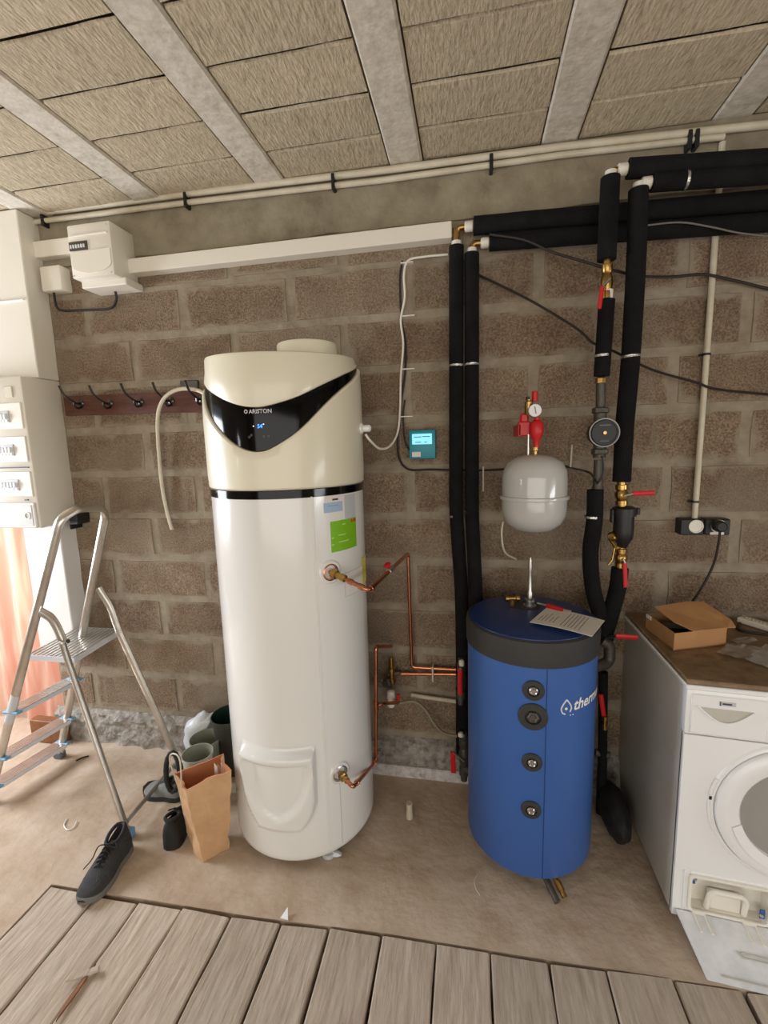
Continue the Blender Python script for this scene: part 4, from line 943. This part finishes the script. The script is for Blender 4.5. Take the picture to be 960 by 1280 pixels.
# ================================================================== STEP LADDER
ld = thing('step_ladder', 'aluminium folding step ladder with ribbed platform standing at the left', 'ladder', (-1.75, -.35, 0))
nt_, nf = Vector((-1.60, -.455, 1.285)), Vector((-2.125, -.50, 0.012))
ft_, ff = Vector((-1.60, -.225, 1.27)), Vector((-2.075, -.185, 0.012))
b = new(); tube(b, [nf, nt_, nt_+Vector((.03, .05, .035)), ft_+Vector((.03, -.05, .035)), ft_, ff], .016, 14, 'fil', rf=.075, flat=(.020, .013, (1, 0, 0))); obj('front_frame', b, 'alu', ld)
np0 = [at(52, 765, -.475), at(66, 775, -.48), at(78, 800, -.49), at(86, 828, -.50), Vector((-1.37, -.56, .03))]
fp0 = [at(123, 735, -.205), at(137, 758, -.20), at(147, 785, -.195), at(158, 810, -.19), Vector((-1.40, -.165, .012))]
b = new(); tube(b, np0, .016, 12, 'cat', flat=(.018, .012, (1, 0, 0))); obj('support_leg', b, 'alu', ld)
b = new(); tube(b, fp0, .016, 12, 'cat', flat=(.018, .012, (1, 0, 0))); obj('support_leg', b, 'alu', ld)
b = new(); tube(b, [Vector((-1.375, -.55, .055)), Vector((-1.40, -.17, .05))], .009, 10, 'lin'); obj('cross_bar', b, 'steel', ld)
d_ = (nt_-nf).normalized(); b = new(); tube(b, [nf+d_*.42, nf+d_*.56], .0165, 14, 'lin', flat=(.0207, .0137, (1, 0, 0))); obj('sticker', b, 'sgrey', ld, label='worn pale sticker wrapped on the rail')
def tread(name, c0, c1, dep, zz, ribs, th=.02):
    """board between the rails: c0 near end (y), c1 far end, ribbed along its length"""
    b = new(); x0, y0 = c0; x1, y1 = c1
    prism(b, [(x0-dep/2, y0, zz), (x1-dep/2, y1, zz), (x1+dep/2, y1, zz), (x0+dep/2, y0, zz)], (0, 0, -th)); t = obj(name, b, 'alu_step', ld, False)
    b = new()
    for k in range(ribs):
        o = -dep/2+dep*(k+.5)/ribs; w_ = dep/ribs*.22
        prism(b, [(x0+o-w_, y0+.004, zz+.003), (x1+o-w_, y1-.004, zz+.003), (x1+o+w_, y1-.004, zz+.003), (x0+o+w_, y0+.004, zz+.003)], (0, 0, -.003))
    o = obj('rib', b, 'alu', t, False); return t
tread('platform', (-1.795, -.41), (-1.825, -.10), .25, .675, 11, .024)
for zz in (.452, .232, .09):
    k = zz/1.28
    xn = nf.x+(nt_.x-nf.x)*k; xf = ff.x+(ft_.x-ff.x)*k
    tread('step', (xn-.005, nf.y+(nt_.y-nf.y)*k+.012), (xf-.005, ff.y+(ft_.y-ff.y)*k-.012), .075, zz, 6, .018)
    for (x_, y_) in ((xn, nf.y+(nt_.y-nf.y)*k), (xf, ff.y+(ft_.y-ff.y)*k)):
        b = new(); box(b, (x_-.040, y_-.014, zz-.010), (x_+.040, y_+.014, zz+.003), .004)
        obj('step_bracket', b, 'bluecap', ld)
for p, m_ in ((nf, 'greycap'), (ff, 'greycap'), (Vector((-1.365, -.562, 0.012)), 'bluecap'), (Vector((-1.40, -.165, .012)), 'greycap')):
    b = new(); box(b, (p.x-.026, p.y-.018, 0), (p.x+.026, p.y+.018, .038), .006); obj('foot_cap', b, m_, ld)
b = new(); q = at(88, 800, -.50); lathe(b, [(.008, 0), (.008, .006), (0, .008)], q-Vector((0, .008, 0)), (0, -1, 0), 10, False); obj('rivet', b, 'black', ld)

# ================================================================== FLOOR ITEMS, LEFT
def shoe(label, heel, toe, h=0.10, wd=0.052, m='shoe', solem='sole', tilt=None, name='shoe', laces=True, dz=0.0):
    heel = Vector((heel[0], heel[1], 0)); toe = Vector((toe[0], toe[1], 0)); L_ = (toe-heel).length
    f = (toe-heel)/L_; s = Vector((f.y, -f.x, 0)); root = thing(name, label, 'shoe', heel)
    # outline half widths along t and upper heights
    wt = [(0, .30), (.03, .55), (.07, .72), (.2, .80), (.38, .78), (.55, .95), (.7, 1.0), (.84, .9), (.94, .62), (1.0, .30)]
    ht = [(0, .92), (.08, 1.0), (.2, .93), (.3, .86), (.42, .82), (.55, .70), (.68, .52), (.8, .42), (.9, .36), (1, .25)]
    def pt(t, a, zz, k=1.0):
        return heel+f*(t*L_)+s*(a*wd*k)+Vector((0, 0, zz))
    def T(bm_):
        if tilt:
            for v in bm_.verts: v.co = heel+tilt@(v.co-heel)
        for v in bm_.verts: v.co.z += dz
    b = new(); rg = []
    for i in range(21):
        t = i/20; w_ = lerp_tab(wt, t); rz = .004*max(0, (t-.8)/.2)**2*3
        rg.append([pt(t, w_*math.cos(a)*1.04, (.0 if k_ else .022)+rz, 1) for a, k_ in ((0, 1), (PI, 1), (PI, 0), (0, 0))])
    loft(b, rg); T(b); obj('sole', b, solem, root)
    # upper as open loft: closed at the toe, open collar at the back
    b = new(); rg = []; NS = 14
    for i in range(25):
        t = i/24; w_ = lerp_tab(wt, t); H = h*lerp_tab(ht, t); op = .42 if t < .40 else (.42*(1-(t-.40)/.18) if t < .58 else 0.0)
        if t < .05: op = .42*t/.05+.0
        ring = []
        for k in range(NS+1):
            a = PI*k/NS; c, sn = math.cos(a), math.sin(a)
            x_ = w_*c*(1-.25*sn*sn*(1 if t < .6 else .3)); z_ = .02+(H-.02)*sn**.75
            if op > 0 and sn > .93: x_ = x_; z_ = z_-(h*.34 if (t > .06) else 0)*min(1, op/.3)*((sn-.93)/.07)**.5
            ring.append(pt(t, x_, z_))
        rg.append(ring)
    loft(b, rg, cap=False, closed=False)
    b.verts.ensure_lookup_table()
    b.faces.new([b.verts[k] for k in range(NS+1)]); b.faces.new([b.verts[24*(NS+1)+k] for k in range(NS+1)])
    T(b); obj('upper', b, m, root, sharp=60)
    # padded collar
    b = new(); ring = []
    for k in range(20):
        a = 2*PI*k/20; t = .225+.175*math.cos(a); ring.append(pt(t, .50*math.sin(a), h*(lerp_tab(ht, t))*.97+.002))
    ring += ring[:2]; tube(b, ring, .007, 8, 'lin', cap=False); T(b); obj('collar', b, 'shoe_black', root)
    b = new(); rg = []
    for k in range(6):
        t = .36+.05*k; H = h*lerp_tab(ht, t)
        rg.append([pt(t, -.26, H*.93), pt(t, 0, H*1.03), pt(t, .26, H*.93), pt(t, 0, H*.90)])
    loft(b, rg); T(b); obj('tongue', b, 'shoe_black', root)
    if laces:
        b = new()
        for k in range(5):
            t = .42+.052*k; H = h*lerp_tab(ht, t)
            tube(b, [pt(t, -.42, H*.86), pt(t+.01, 0, H*1.05+.003), pt(t, .42, H*.86)], .0028, 6)
        H = h*lerp_tab(ht, .4)
        tube(b, [pt(.41, 0, H*1.08), pt(.36, -.4, H*1.15), pt(.42, -.7, H*1.0), pt(.43, -.1, H*1.1)], .0025, 6)
        tube(b, [pt(.41, 0, H*1.08), pt(.46, .5, H*1.12), pt(.52, .9, H*.7), pt(.56, 1.5, H*.35)], .0022, 6)
        T(b); obj('laces', b, 'shoe_black', root)
    return root
shoe('dark grey lace-up walking shoe lying in front beside the ladder foot', (-1.335, -.60), (-1.31, -.845), h=.115, wd=.050)
shoe('black lace-up shoe standing between the walking shoe and paper bag', (-1.150, -.595), (-1.195, -.40), h=.125, wd=.046, m='shoe_black', solem='shoe_black')
shoe('grey slipper with tall black collar behind the ladder crossbar', (-1.265, -.335), (-1.465, -.325), h=.09, wd=.052, m='slipper', solem='rubber', laces=False, tilt=Matrix.Rotation(0.0, 3, 'Y'))
b = new(); q = at(216, 965, -.36); pts_ = [q+Vector((.045*math.cos(a)*.75, 0.012*math.sin(a), .085*math.sin(a))) for a in [2*PI*k/16 for k in range(18)]]
tube(b, pts_, .011, 10, 'lin', cap=False); tag(obj('rubber_strap', b, 'shoe_black'), 'black padded rubber strap loop standing on the slipper beside the bag', 'strap')
# paper bag
bag = thing('paper_bag', 'crumpled brown kraft paper bag with rope handle and papers inside', 'bag', (-1.0, -.54, 0))
bo = [fl(254, 1079, .001), fl(286, 1061, .001), Vector((-.965, -.495, .001)), fl(238, 1056, .001)]
to = [at(232, 988, -.62), at(290, 963, -.615), at(290, 943, -.44), at(217, 967, -.50)]
to[2].x = min(to[2].x, -.985)
random.seed(21)
def bagring(s, ins=0.0):
    c4 = [bo[k].lerp(to[k], s) for k in range(4)]
    cen = (c4[0]+c4[1]+c4[2]+c4[3])/4; out = []
    for k in range(4):
        for j in range(6):
            p = c4[k].lerp(c4[(k+1) % 4], j/6)
            if k in (1, 3) : p = p+(cen-p)*0.10*math.sin(PI*j/6)*s
            nn = noise.noise(Vector((p.x*18+k, p.z*13, p.y*18)))*.016*(1 if 0 < j else .5)+noise.noise(Vector((p.x*40+k, p.z*34, p.y*40)))*.006
            dv_ = (p-cen); dv_.z = 0; p = p+dv_.normalized()*(nn-ins); out.append(p)
    return out
b = new(); loft(b, [bagring(k/12) for k in range(13)], cap=False)
b.faces.new([v for v in list(b.verts)[:24]]); obj('shell', b, 'kraft', bag, sharp=25)
b = new(); rr = [bagring(1, .0)]+[bagring(k/12, .007) for k in range(12, 0, -1)]; loft(b, rr, cap=False); obj('lining', b, 'kraft_in', bag, sharp=25)
b = new(); tube(b, [to[3].lerp(to[0], .35)-Vector((.003, 0, .02)), at(212, 950, -.55), at(217, 942, -.56), at(225, 952, -.58), to[3].lerp(to[0], .7)-Vector((.003, .003, .05))], .003, 6); obj('rope_handle', b, 'pvc_dirty', bag)
pp = thing('folded_paper', 'white and brown folded papers sticking up inside the kraft bag', 'paper', (-.93, -.55, .2))
for k, (x_, y_) in enumerate(((270, 967), (274, 968), (278, 966))):
    b = new(); q = at(x_, y_, -.56+.012*k); prism(b, [q+Vector((-.008, 0, -.12)), q+Vector((.008, 0, -.12)), q+Vector((.008, 0, .03)), q+Vector((-.004, 0, .045))], (0.001, -.002, 0)); obj('sheet', b, 'paper' if k != 1 else 'kraft', pp, False)
# pots and plastic bag behind
def pot(label, c, r, h, m_out, m_in, axis=(0, 0, 1), z=0.0, name='plant_pot', cat='pot'):
    root = thing(name, label, cat, (c[0], c[1], z)); q = (c[0], c[1], z)
    b = new(); lathe(b, [(0, 0), (r*.70, 0), (r*.74, .004), (r*.95, h*.93), (r*1.0, h*.93), (r*1.0, h), (r*.96, h)], q, axis, 36, False); obj('wall', b, m_out, root)
    b = new(); lathe(b, [(r*.965, h), (r*.90, h*.9), (r*.70, .008), (0, .008)], q, axis, 36, False); obj('inside', b, m_in, root)
    return root
pot('pale grey-green plastic pot nearest behind the paper bag', (-1.182, -.330), .066, .225, 'pot2', 'pot')
pot('olive grey pot behind the pale one, beside the white plastic bag', (-1.229, -.195), .072, .20, 'pot', 'pot')
q = at(280, 890, -.13)
pot('dark green tall pot with black mottled outside tucked behind the heater', (-1.125, -.125), .086, .29, 'potout', 'potgreen', (-.03, -.02, 1))
b = new(); bmesh.ops.create_icosphere(b, subdivisions=4, radius=1)
for v in b.verts:
    n_ = 1+.16*noise.noise(v.co*2.2)+.07*noise.noise(v.co*6)
    v.co = Vector((-1.33, -.085, .12))+Vector((v.co.x*.085*n_, v.co.y*.05*n_, v.co.z*.135*n_*(1 if v.co.z > 0 else .93)))
    if v.co.z > .18: v.co.x += (v.co.z-.18)*.55
    v.co.z = max(v.co.z, .001); v.co.y = min(v.co.y, -.03)
tag(obj('plastic_bag', b, 'bagwhite', sharp=50), 'crumpled white plastic bag against the wall left of the dark green pot', 'bag')
# small bits on the floor
b = new(); q = fl(512, 1022, 0); lathe(b, [(.014, 0), (.016, .004), (.012, .055), (.013, .06), (.013, .068), (0, .068)], q, seg=14); bp = tag(obj('small_bottle', b, 'pvc_dirty'), 'small white mottled plastic bottle standing on the floor between heater and tank', 'bottle')
b = new(); q = fl(357, 1146, .002); prism(b, [q+Vector((-.015, -.008, 0)), q+Vector((.013, -.010, 0)), q+Vector((.0, .02, .012))], (0, 0, .003)); tag(obj('paper_scrap', b, 'textwhite', smooth=False), 'tiny white scrap lying at the end of a plank', 'scrap')
b = new(); q0, q1 = fl(82, 1228, .008), fl(123, 1213, .008); d = (q1-q0).normalized(); s = Vector((-d.y, d.x, 0))*.012
prism(b, [q0, q0+(q1-q0)*.3+s*.6, q1+s, q1-s*.4, q0+(q1-q0)*.3-s*.5], (0, 0, .006)); tag(obj('wood_chip', b, 'plank', smooth=False), 'loose grey wood chip lying on the left planks', 'wood chip')
b = new(); pts_ = [fl(84, 1023, .004), fl(80, 1031, .004), fl(84, 1037, .004), fl(92, 1034, .004), fl(96, 1026, .006)]; tube(b, pts_, .0022, 6); tag(obj('cable_tie', b, 'textwhite'), 'curled white tie on the screed left of the walking shoe', 'tie')
b = new(); tube(b, [fl(95, 951, .003), fl(103, 947, .006), fl(111, 945, .004)], .004, 6); tag(obj('cable_offcut', b, 'black'), 'short black cable offcut beside the rear ladder foot', 'cable')
b = new(); tube(b, [fl(597, 1092, .003), fl(593, 1101, .01), fl(595, 1111, .008), fl(600, 1119, .003)], .0018, 6); tag(obj('string_offcut', b, 'pvc_dirty'), 'thin pale string offcut on the floor left of the blue tank', 'string')
b = new(); q = fl(418, 1073, 0); bmesh.ops.create_icosphere(b, subdivisions=2, radius=1)
for v in b.verts: v.co = Vector((q.x, q.y+.01, .012))+Vector((v.co.x*.026, v.co.y*.015, v.co.z*.012))*(1+.3*noise.noise(v.co*3))
tag(obj('cardboard_wedge', b, 'bagwhite'), 'white crumpled wedge under the front right edge of the heater', 'wedge')

# ================================================================== WASHING MACHINE
WX, WY, WZ = 0.634, -0.564, 0.825
WW = 0.60
ANG = math.radians(-5)
wm = thing('washing_machine', 'white front-loading washing machine with open filter flap at the right', 'washing machine', (WX, WY, 0))
wparts = []
def wobj(name, b, m, parent=None, **k):
    # local frame: x right along the front from the left corner, y = depth behind the front (0 front, + back)
    ca, sa = math.cos(ANG), math.sin(ANG)
    for v in b.verts:
        x, y, z = v.co; fx = x*ca; v.co = Vector((WX+fx, WY+y+x*sa, z))
    return obj(name, b, m, parent or wm, **k)
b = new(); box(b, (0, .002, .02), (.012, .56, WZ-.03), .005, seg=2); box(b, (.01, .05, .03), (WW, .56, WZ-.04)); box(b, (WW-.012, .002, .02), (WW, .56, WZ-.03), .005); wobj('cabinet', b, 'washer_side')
b = new()
box(b, (0.0, -.004, .02), (.044, .014, .190), .001); box(b, (.258, -.004, .02), (WW, .014, .190), .001)
box(b, (.044, -.004, .02), (.258, .014, .056), .001); box(b, (.044, -.004, .178), (.258, .014, .190), .001); box(b, (0.0, -.004, .190), (WW, .014, WZ-.175), .001); wobj('front_panel', b, 'washer')
b = new(); box(b, (-.002, -.006, WZ-.172), (WW, .03, WZ-.029), .006, seg=2); cpn = wobj('control_panel', b, 'washer')
b = new(); box(b, (-.004, -.006, WZ-.030), (WW+.004, .556, WZ-.016), .003); wobj('top_edge', b, 'washer')
b = new(); box(b, (-.002, -.002, WZ-.016), (WW+.002, .556, WZ), .004); wobj('top_plate', b, 'laminate', label='brown wood-look top')
b = new(); box(b, (.010, -.011, WZ-.165), (.205, -.004, WZ-.040), .003); dw = wobj('detergent_drawer', b, 'washer')
b = new()
hx0, hx1, hz = .030, .168, WZ-.078
prism(b, [(hx0, -.0115, hz)]+[(hx0+(hx1-hx0)*t, -.0115, hz-.040*math.sin(PI*t)) for t in [k/12 for k in range(1, 12)]]+[(hx1, -.0115, hz)], (0, -.001, 0)); wobj('drawer_grip', b, 'washer_side', dw, smooth=False)
b = new(); tube(b, [(hx0-.004, -.013, hz+.004)]+[(hx0+(hx1-hx0)*t, -.016, hz-.042*math.sin(PI*t)) for t in [k/12 for k in range(0, 13)]], .003, 8); wobj('grip_lip', b, 'textwhite', dw)
b = new(); box(b, (.080, -.0125, WZ-.067), (.122, -.0105, WZ-.054)); wobj('name_badge', b, 'sgrey', dw, smooth=False)
b = new(); box(b, (.088, -.013, WZ-.063), (.112, -.0124, WZ-.058)); wobj('badge_print', b, 'ink', dw, smooth=False)
b = new(); box(b, (.0845, -.0128, WZ-.067), (.0815, -.0124, WZ-.054)); wobj('badge_edge', b, 'ink', dw, smooth=False)
# door
dc = (.300, .436)
def ring3(prof, m, name, parent=None, seg=64, **k):
    b = new(); lathe(b, prof, (dc[0], 0, dc[1]), (0, -1, 0), seg, False); return wobj(name, b, m, parent, **k)
dr = ring3([(.226, .004), (.222, .010), (.214, .012), (.214, .004)], 'washer', 'door_surround')
dr = ring3([(.212, .004), (.210, .022), (.200, .030), (.184, .032), (.160, .026), (.148, .018), (.146, .004)], 'washer', 'door_ring')
ring3([(.150, .006), (.148, .016), (.10, .010), (.05, .004), (.0, .002)], 'drum', 'door_bowl', dr)
ring3([(.151, .020), (.150, .021), (0, .024)], 'glass', 'door_glass', dr)
b = new(); rr_ = []
for i in range(13):
    a = math.radians(196+i*5.2); 
    rr_.append([(dc[0]+r_*math.cos(a), -y_, dc[1]+r_*math.sin(a)) for r_, y_ in ((.150, .024), (.178, .033), (.178, .035), (.150, .026))])
loft(b, rr_); wobj('door_grip', b, 'textwhite', dr)
b = new(); tube(b, [(dc[0]+.224*math.cos(math.radians(a)), -.008, dc[1]+.224*math.sin(math.radians(a))) for a in range(158, 205, 5)], .004, 8); box(b, (.071, -.016, .452), (.079, -.004, .468)); wobj('door_hinge', b, 'washer')
b = new(); box(b, (.0715, -.0175, .455), (.0785, -.0155, .466)); wobj('hinge_slot', b, 'black')
# filter compartment
def frame_poly(x0, z0, x1, z1, r_, n=5):
    out = []
    for cx_, cz_, a0 in ((x1-r_, z1-r_, 0), (x0+r_, z1-r_, 90), (x0+r_, z0+r_, 180), (x1-r_, z0+r_, 270)):
        for k in range(n+1): a = math.radians(a0+90*k/n); out.append((cx_+r_*math.cos(a), cz_+r_*math.sin(a)))
    return out
fo = frame_poly(.040, .052, .262, .182, .016); fi = frame_poly(.048, .060, .254, .174, .012)
b = new(); loft(b, [[(x, -.004, z) for x, z in fo], [(x, -.012, z) for x, z in fo], [(x, -.012, z) for x, z in fi], [(x, -.0045, z) for x, z in fi]], cap=False); fc = wobj('filter_frame', b, 'ivory')
b = new(); loft(b, [[(x, -.006, z) for x, z in fi], [(x, .030, z) for x, z in fi], [(x*.9+.015, .036, z*.9+.012) for x, z in fi]], cap=False); b.faces.new(list(b.verts)[-len(fi):]); wobj('filter_recess', b, 'ivory', fc)
b = new(); tube(b, [(.098, .006, .062), (.100, -.004, .120), (.112, -.008, .136), (.185, -.008, .136), (.198, -.004, .120), (.200, .006, .062)], .008, 10, 'fil', rf=.02); wobj('filter_grip', b, 'ivory', fc)
b = new(); box(b, (.108, .006, .060), (.192, .032, .112), .003); wobj('filter_body', b, 'ivory', fc)
b = new(); lathe(b, [(.006, 0), (.005, .003), (0, .003)], (.060, .0, .160), (0, -1, 0), 10, False); lathe(b, [(.006, 0), (.005, .003), (0, .003)], (.243, .0, .078), (0, -1, 0), 10, False); wobj('filter_screw', b, 'steel', fc)
b = new(); box(b, (.050, .0, .140), (.062, .003, .170), .002); box(b, (.238, .0, .066), (.252, .003, .098), .002); wobj('blue_tab', b, 'blue', fc)
b = new(); tube(b, [(.028, -.006, .046), (.028, -.006, .19)], .002, 6, 'lin'); wobj('panel_rib', b, 'washer')
# open flap hanging from its hinges, slanting to the floor
fz = [(.034, -.012, .046), (.285, -.012, .046), (.262, -.185, .006), (.058, -.185, .006)]
fz = [(.008, -.010, .048), (.305, -.010, .048), (.305, -.172, .004), (.030, -.172, .004)]
b = new(); prism(b, fz, (0, -.002, -.004) if False else (0, .004, -.006)); 
fp_ = wobj('filter_flap', b, 'washer_dirty', smooth=False)
def flp(u, v, lift=.002):
    a = Vector(fz[0]).lerp(Vector(fz[1]), u); c = Vector(fz[3]).lerp(Vector(fz[2]), u); return a.lerp(c, v)+Vector((0, -.0006, lift))
for u in (.16, .62):
    b = new(); tube(b, [flp(u, .30), flp(u, .02, .004), flp(u+.10, .02, .004), flp(u+.10, .30)], .0035, 6, 'lin'); box(b, flp(u-.01, -.03, .0), flp(u+.11, .04, .016), .002); wobj('flap_hinge', b, 'pvc', fp_)
b = new(); tube(b, [flp(.42, .48), flp(.45, .56), flp(.85, .56), flp(.86, .5), flp(.45, .49)], .0022, 6, 'lin'); tube(b, [flp(.15, .9), flp(.62, .9), flp(.64, .95), flp(.80, .95), flp(.80, .9), flp(.98, .9)], .0022, 6, 'lin'); wobj('flap_rib', b, 'washer_side', fp_)
for x, y in ((.05, .06), (.55, .06), (.05, .5), (.55, .5)):
    b = new(); lathe(b, [(.02, 0), (.02, .03)], (x, y, 0), seg=12); wobj('foot', b, 'black')
# black bag on the floor between tank and washer
b = new(); bmesh.ops.create_icosphere(b, subdivisions=4, radius=1)
for v in b.verts:
    n_ = 1+.12*noise.noise(v.co*2.5); v.co = Vector((.560, -.22, .075))+Vector((v.co.x*.050*n_, v.co.y*.13*n_, v.co.z*.085*n_)); v.co.z = max(v.co.z, .001)
tag(obj('black_bag', b, 'shoe_black'), 'black soft bag on the floor squeezed against the washing machine side', 'bag')

# ================================================================== ON THE WASHER
TOPZ = WZ+.001
cb = thing('cardboard_box', 'open brown cardboard box with curved front flap on the washing machine', 'box', fl(850, 800, TOPZ))
def T_(px_, py_, z=TOPZ): return fl(px_, py_, z)
bA = T_(842, 813); bB = T_(907, 806); 
dirx = (bB-bA).normalized(); diry = Vector((-dirx.y, dirx.x, 0))
bw, bd, bh = (bB-bA).length, .135, .075
BL = T_(807, 786)
bd_v = (BL-bA); 
def bp_(u, v, z): return bA+dirx*(u*bw)+bd_v*v+Vector((0, 0, z))
th_ = .004
def panel(c4, th, name, m='card', parent=None):
    b = new(); c4 = [Vector(c) for c in c4]; n_ = (c4[1]-c4[0]).cross(c4[-1]-c4[0]).normalized(); prism(b, c4, n_*th); return obj(name, b, m, parent or cb, False)
panel([bp_(0, 0, 0), bp_(1, 0, 0), bp_(1, 0, bh*.8), bp_(0, 0, bh*.8)], -.003, 'side_wall')
panel([bp_(0, 1, 0), bp_(1, 1, 0), bp_(1, 1, bh*.8), bp_(0, 1, bh*.8)], .003, 'side_wall')
panel([bp_(0, 0, 0), bp_(0, 1, 0), bp_(0, 1, bh*.8), bp_(0, 0, bh*.8)], .003, 'side_wall')
panel([bp_(1, 0, 0), bp_(1, 1, 0), bp_(1, 1, bh*.8), bp_(1, 0, bh*.8)], -.003, 'side_wall')
panel([bp_(0, 0, .001), bp_(1, 0, .001), bp_(1, 1, .001), bp_(0, 1, .001)], .002, 'base', 'cardin')
# lid flap standing over the right half
lt = [bp_(.36, 0, bh*.8), bp_(1.0, 0, bh*.8), bp_(1.13, -.05, bh*.84), bp_(1.14, .1, bh*1.05), bp_(1.0, .72, bh*1.42), bp_(.7, .80, bh*1.42), bp_(.04, .80, bh*1.3), bp_(.16, .3, bh*.98)]
panel(lt, .003, 'lid_flap')
panel([bp_(-.004, .80, bh*.64), bp_(-.004, .98, bh*.64), bp_(-.004, .98, bh*.82), bp_(-.004, .80, bh*.82)], -.002, 'label', 'paper')
b = new(); q = bp_(.3, .5, .03); box(b, q-Vector((.035, .03, .02)), q+Vector((.035, .03, .015)), .004); tag(obj('dark_part', b, 'black'), 'black object inside the open cardboard box', 'part')
# power strip at the back right
ps = thing('power_strip', 'cream ribbed power strip lying at the back of the washer top', 'power strip', T_(945, 778))
s0, s1 = T_(925, 773, TOPZ+.012), T_(1000, 796, TOPZ+.012); d = (s1-s0).normalized(); ang = math.atan2(d.y, d.x)
b = new(); L_ = (s1-s0).length; box(b, (s0+s1)/2-Vector((L_/2, .022, .012)), (s0+s1)/2+Vector((L_/2, .022, .010)), .004)
cen = (s0+s1)/2; bmesh.ops.rotate(b, cent=cen, matrix=Matrix.Rotation(ang, 3, 'Z'), verts=b.verts); obj('body', b, 'ivory', ps)
b = new()
for k in range(14): p_ = s0.lerp(s1, .08+.065*k); box(b, p_+Vector((-.003, -.012, .010)), p_+Vector((.003, .016, .014)), .001)
o = obj('rib', b, 'pvc_dirty', ps)
cable('dark flat cable curving on the washer top behind the plastic bags', [T_(925, 779, TOPZ+.006), T_(922, 786, TOPZ+.006), T_(935, 790, TOPZ+.006), T_(965, 794, TOPZ+.006), T_(1000, 797, TOPZ+.006)], .005, 'brown_cable', 'power_cable')
def sheetm(name, corners, label, m, cat, seed, bumpz=.010):
    b = new(); n = 10; c = [T_(x, y) for x, y in corners]; R = []
    for i in range(n+1):
        row = []
        for k in range(n+1):
            u, v = i/n, k/n; p = (c[0].lerp(c[1], u)).lerp(c[3].lerp(c[2], u), v)
            row.append(b.verts.new(p+Vector((0, 0, .003+abs(noise.noise(Vector((p.x*30+seed, p.y*30, 0))))*bumpz*1.6))))
        R.append(row)
    for i in range(n):
        for k in range(n): b.faces.new((R[i][k], R[i+1][k], R[i+1][k+1], R[i][k+1]))
    bmesh.ops.solidify(b, geom=b.faces[:], thickness=.0015)
    return tag(obj(name, b, m, sharp=20), label, cat)
sheetm('clear_bag', [(895, 817), (912, 805), (955, 812), (935, 828)], 'crumpled clear plastic bag on the washer top right of the cardboard box', 'clearbag', 'bag', 1)
sheetm('printed_leaflet', [(932, 826), (957, 806), (1000, 815), (985, 845)], 'white printed leaflet at the right edge of the washer top', 'paper', 'paper', 5, .006)
sheetm('clear_bag', [(912, 801), (935, 797), (950, 803), (925, 808)], 'small clear bag behind the leaflet near the power strip', 'clearbag', 'bag', 9, .008)
# red-handled tool lying on the tank lid behind the paper
tl = thing('hand_tool', 'tool with dark red handle lying on the tank lid behind the paper sheet', 'tool', fl(700, 757, .935))
b = new(); tube(b, [fl(684, 757, .945), fl(704, 763, .945)], .009, 10, 'lin'); obj('handle', b, 'red', tl)
b = new(); tube(b, [fl(704, 763, .945), fl(714, 765, .943)], .007, 10, 'lin'); obj('ferrule', b, 'steel', tl)
b = new(); tube(b, [fl(672, 754, .942), fl(684, 757, .944)], .004, 8, 'lin'); obj('shaft', b, 'steel', tl)

# ---- groups of like things
GR = {'insulated_pipe': 'black insulated pipes on the wall', 'ball_valve': 'brass valves with red levers', 'shoe': 'shoes on the floor by the ladder',
      'plant_pot': 'pots behind the paper bag', 'conduit_pipe': 'white conduits on the wall', 'copper_pipe': 'copper pipes beside the heater',
      'power_cable': 'cables on the wall', 'cable_trunking': 'white trunking', 'junction_box': 'white boxes by the electrical panel'}
for o in bpy.data.objects:
    if o.parent is None and o.get('category') and o.name.split('.')[0] in GR: o['group'] = GR[o.name.split('.')[0]]
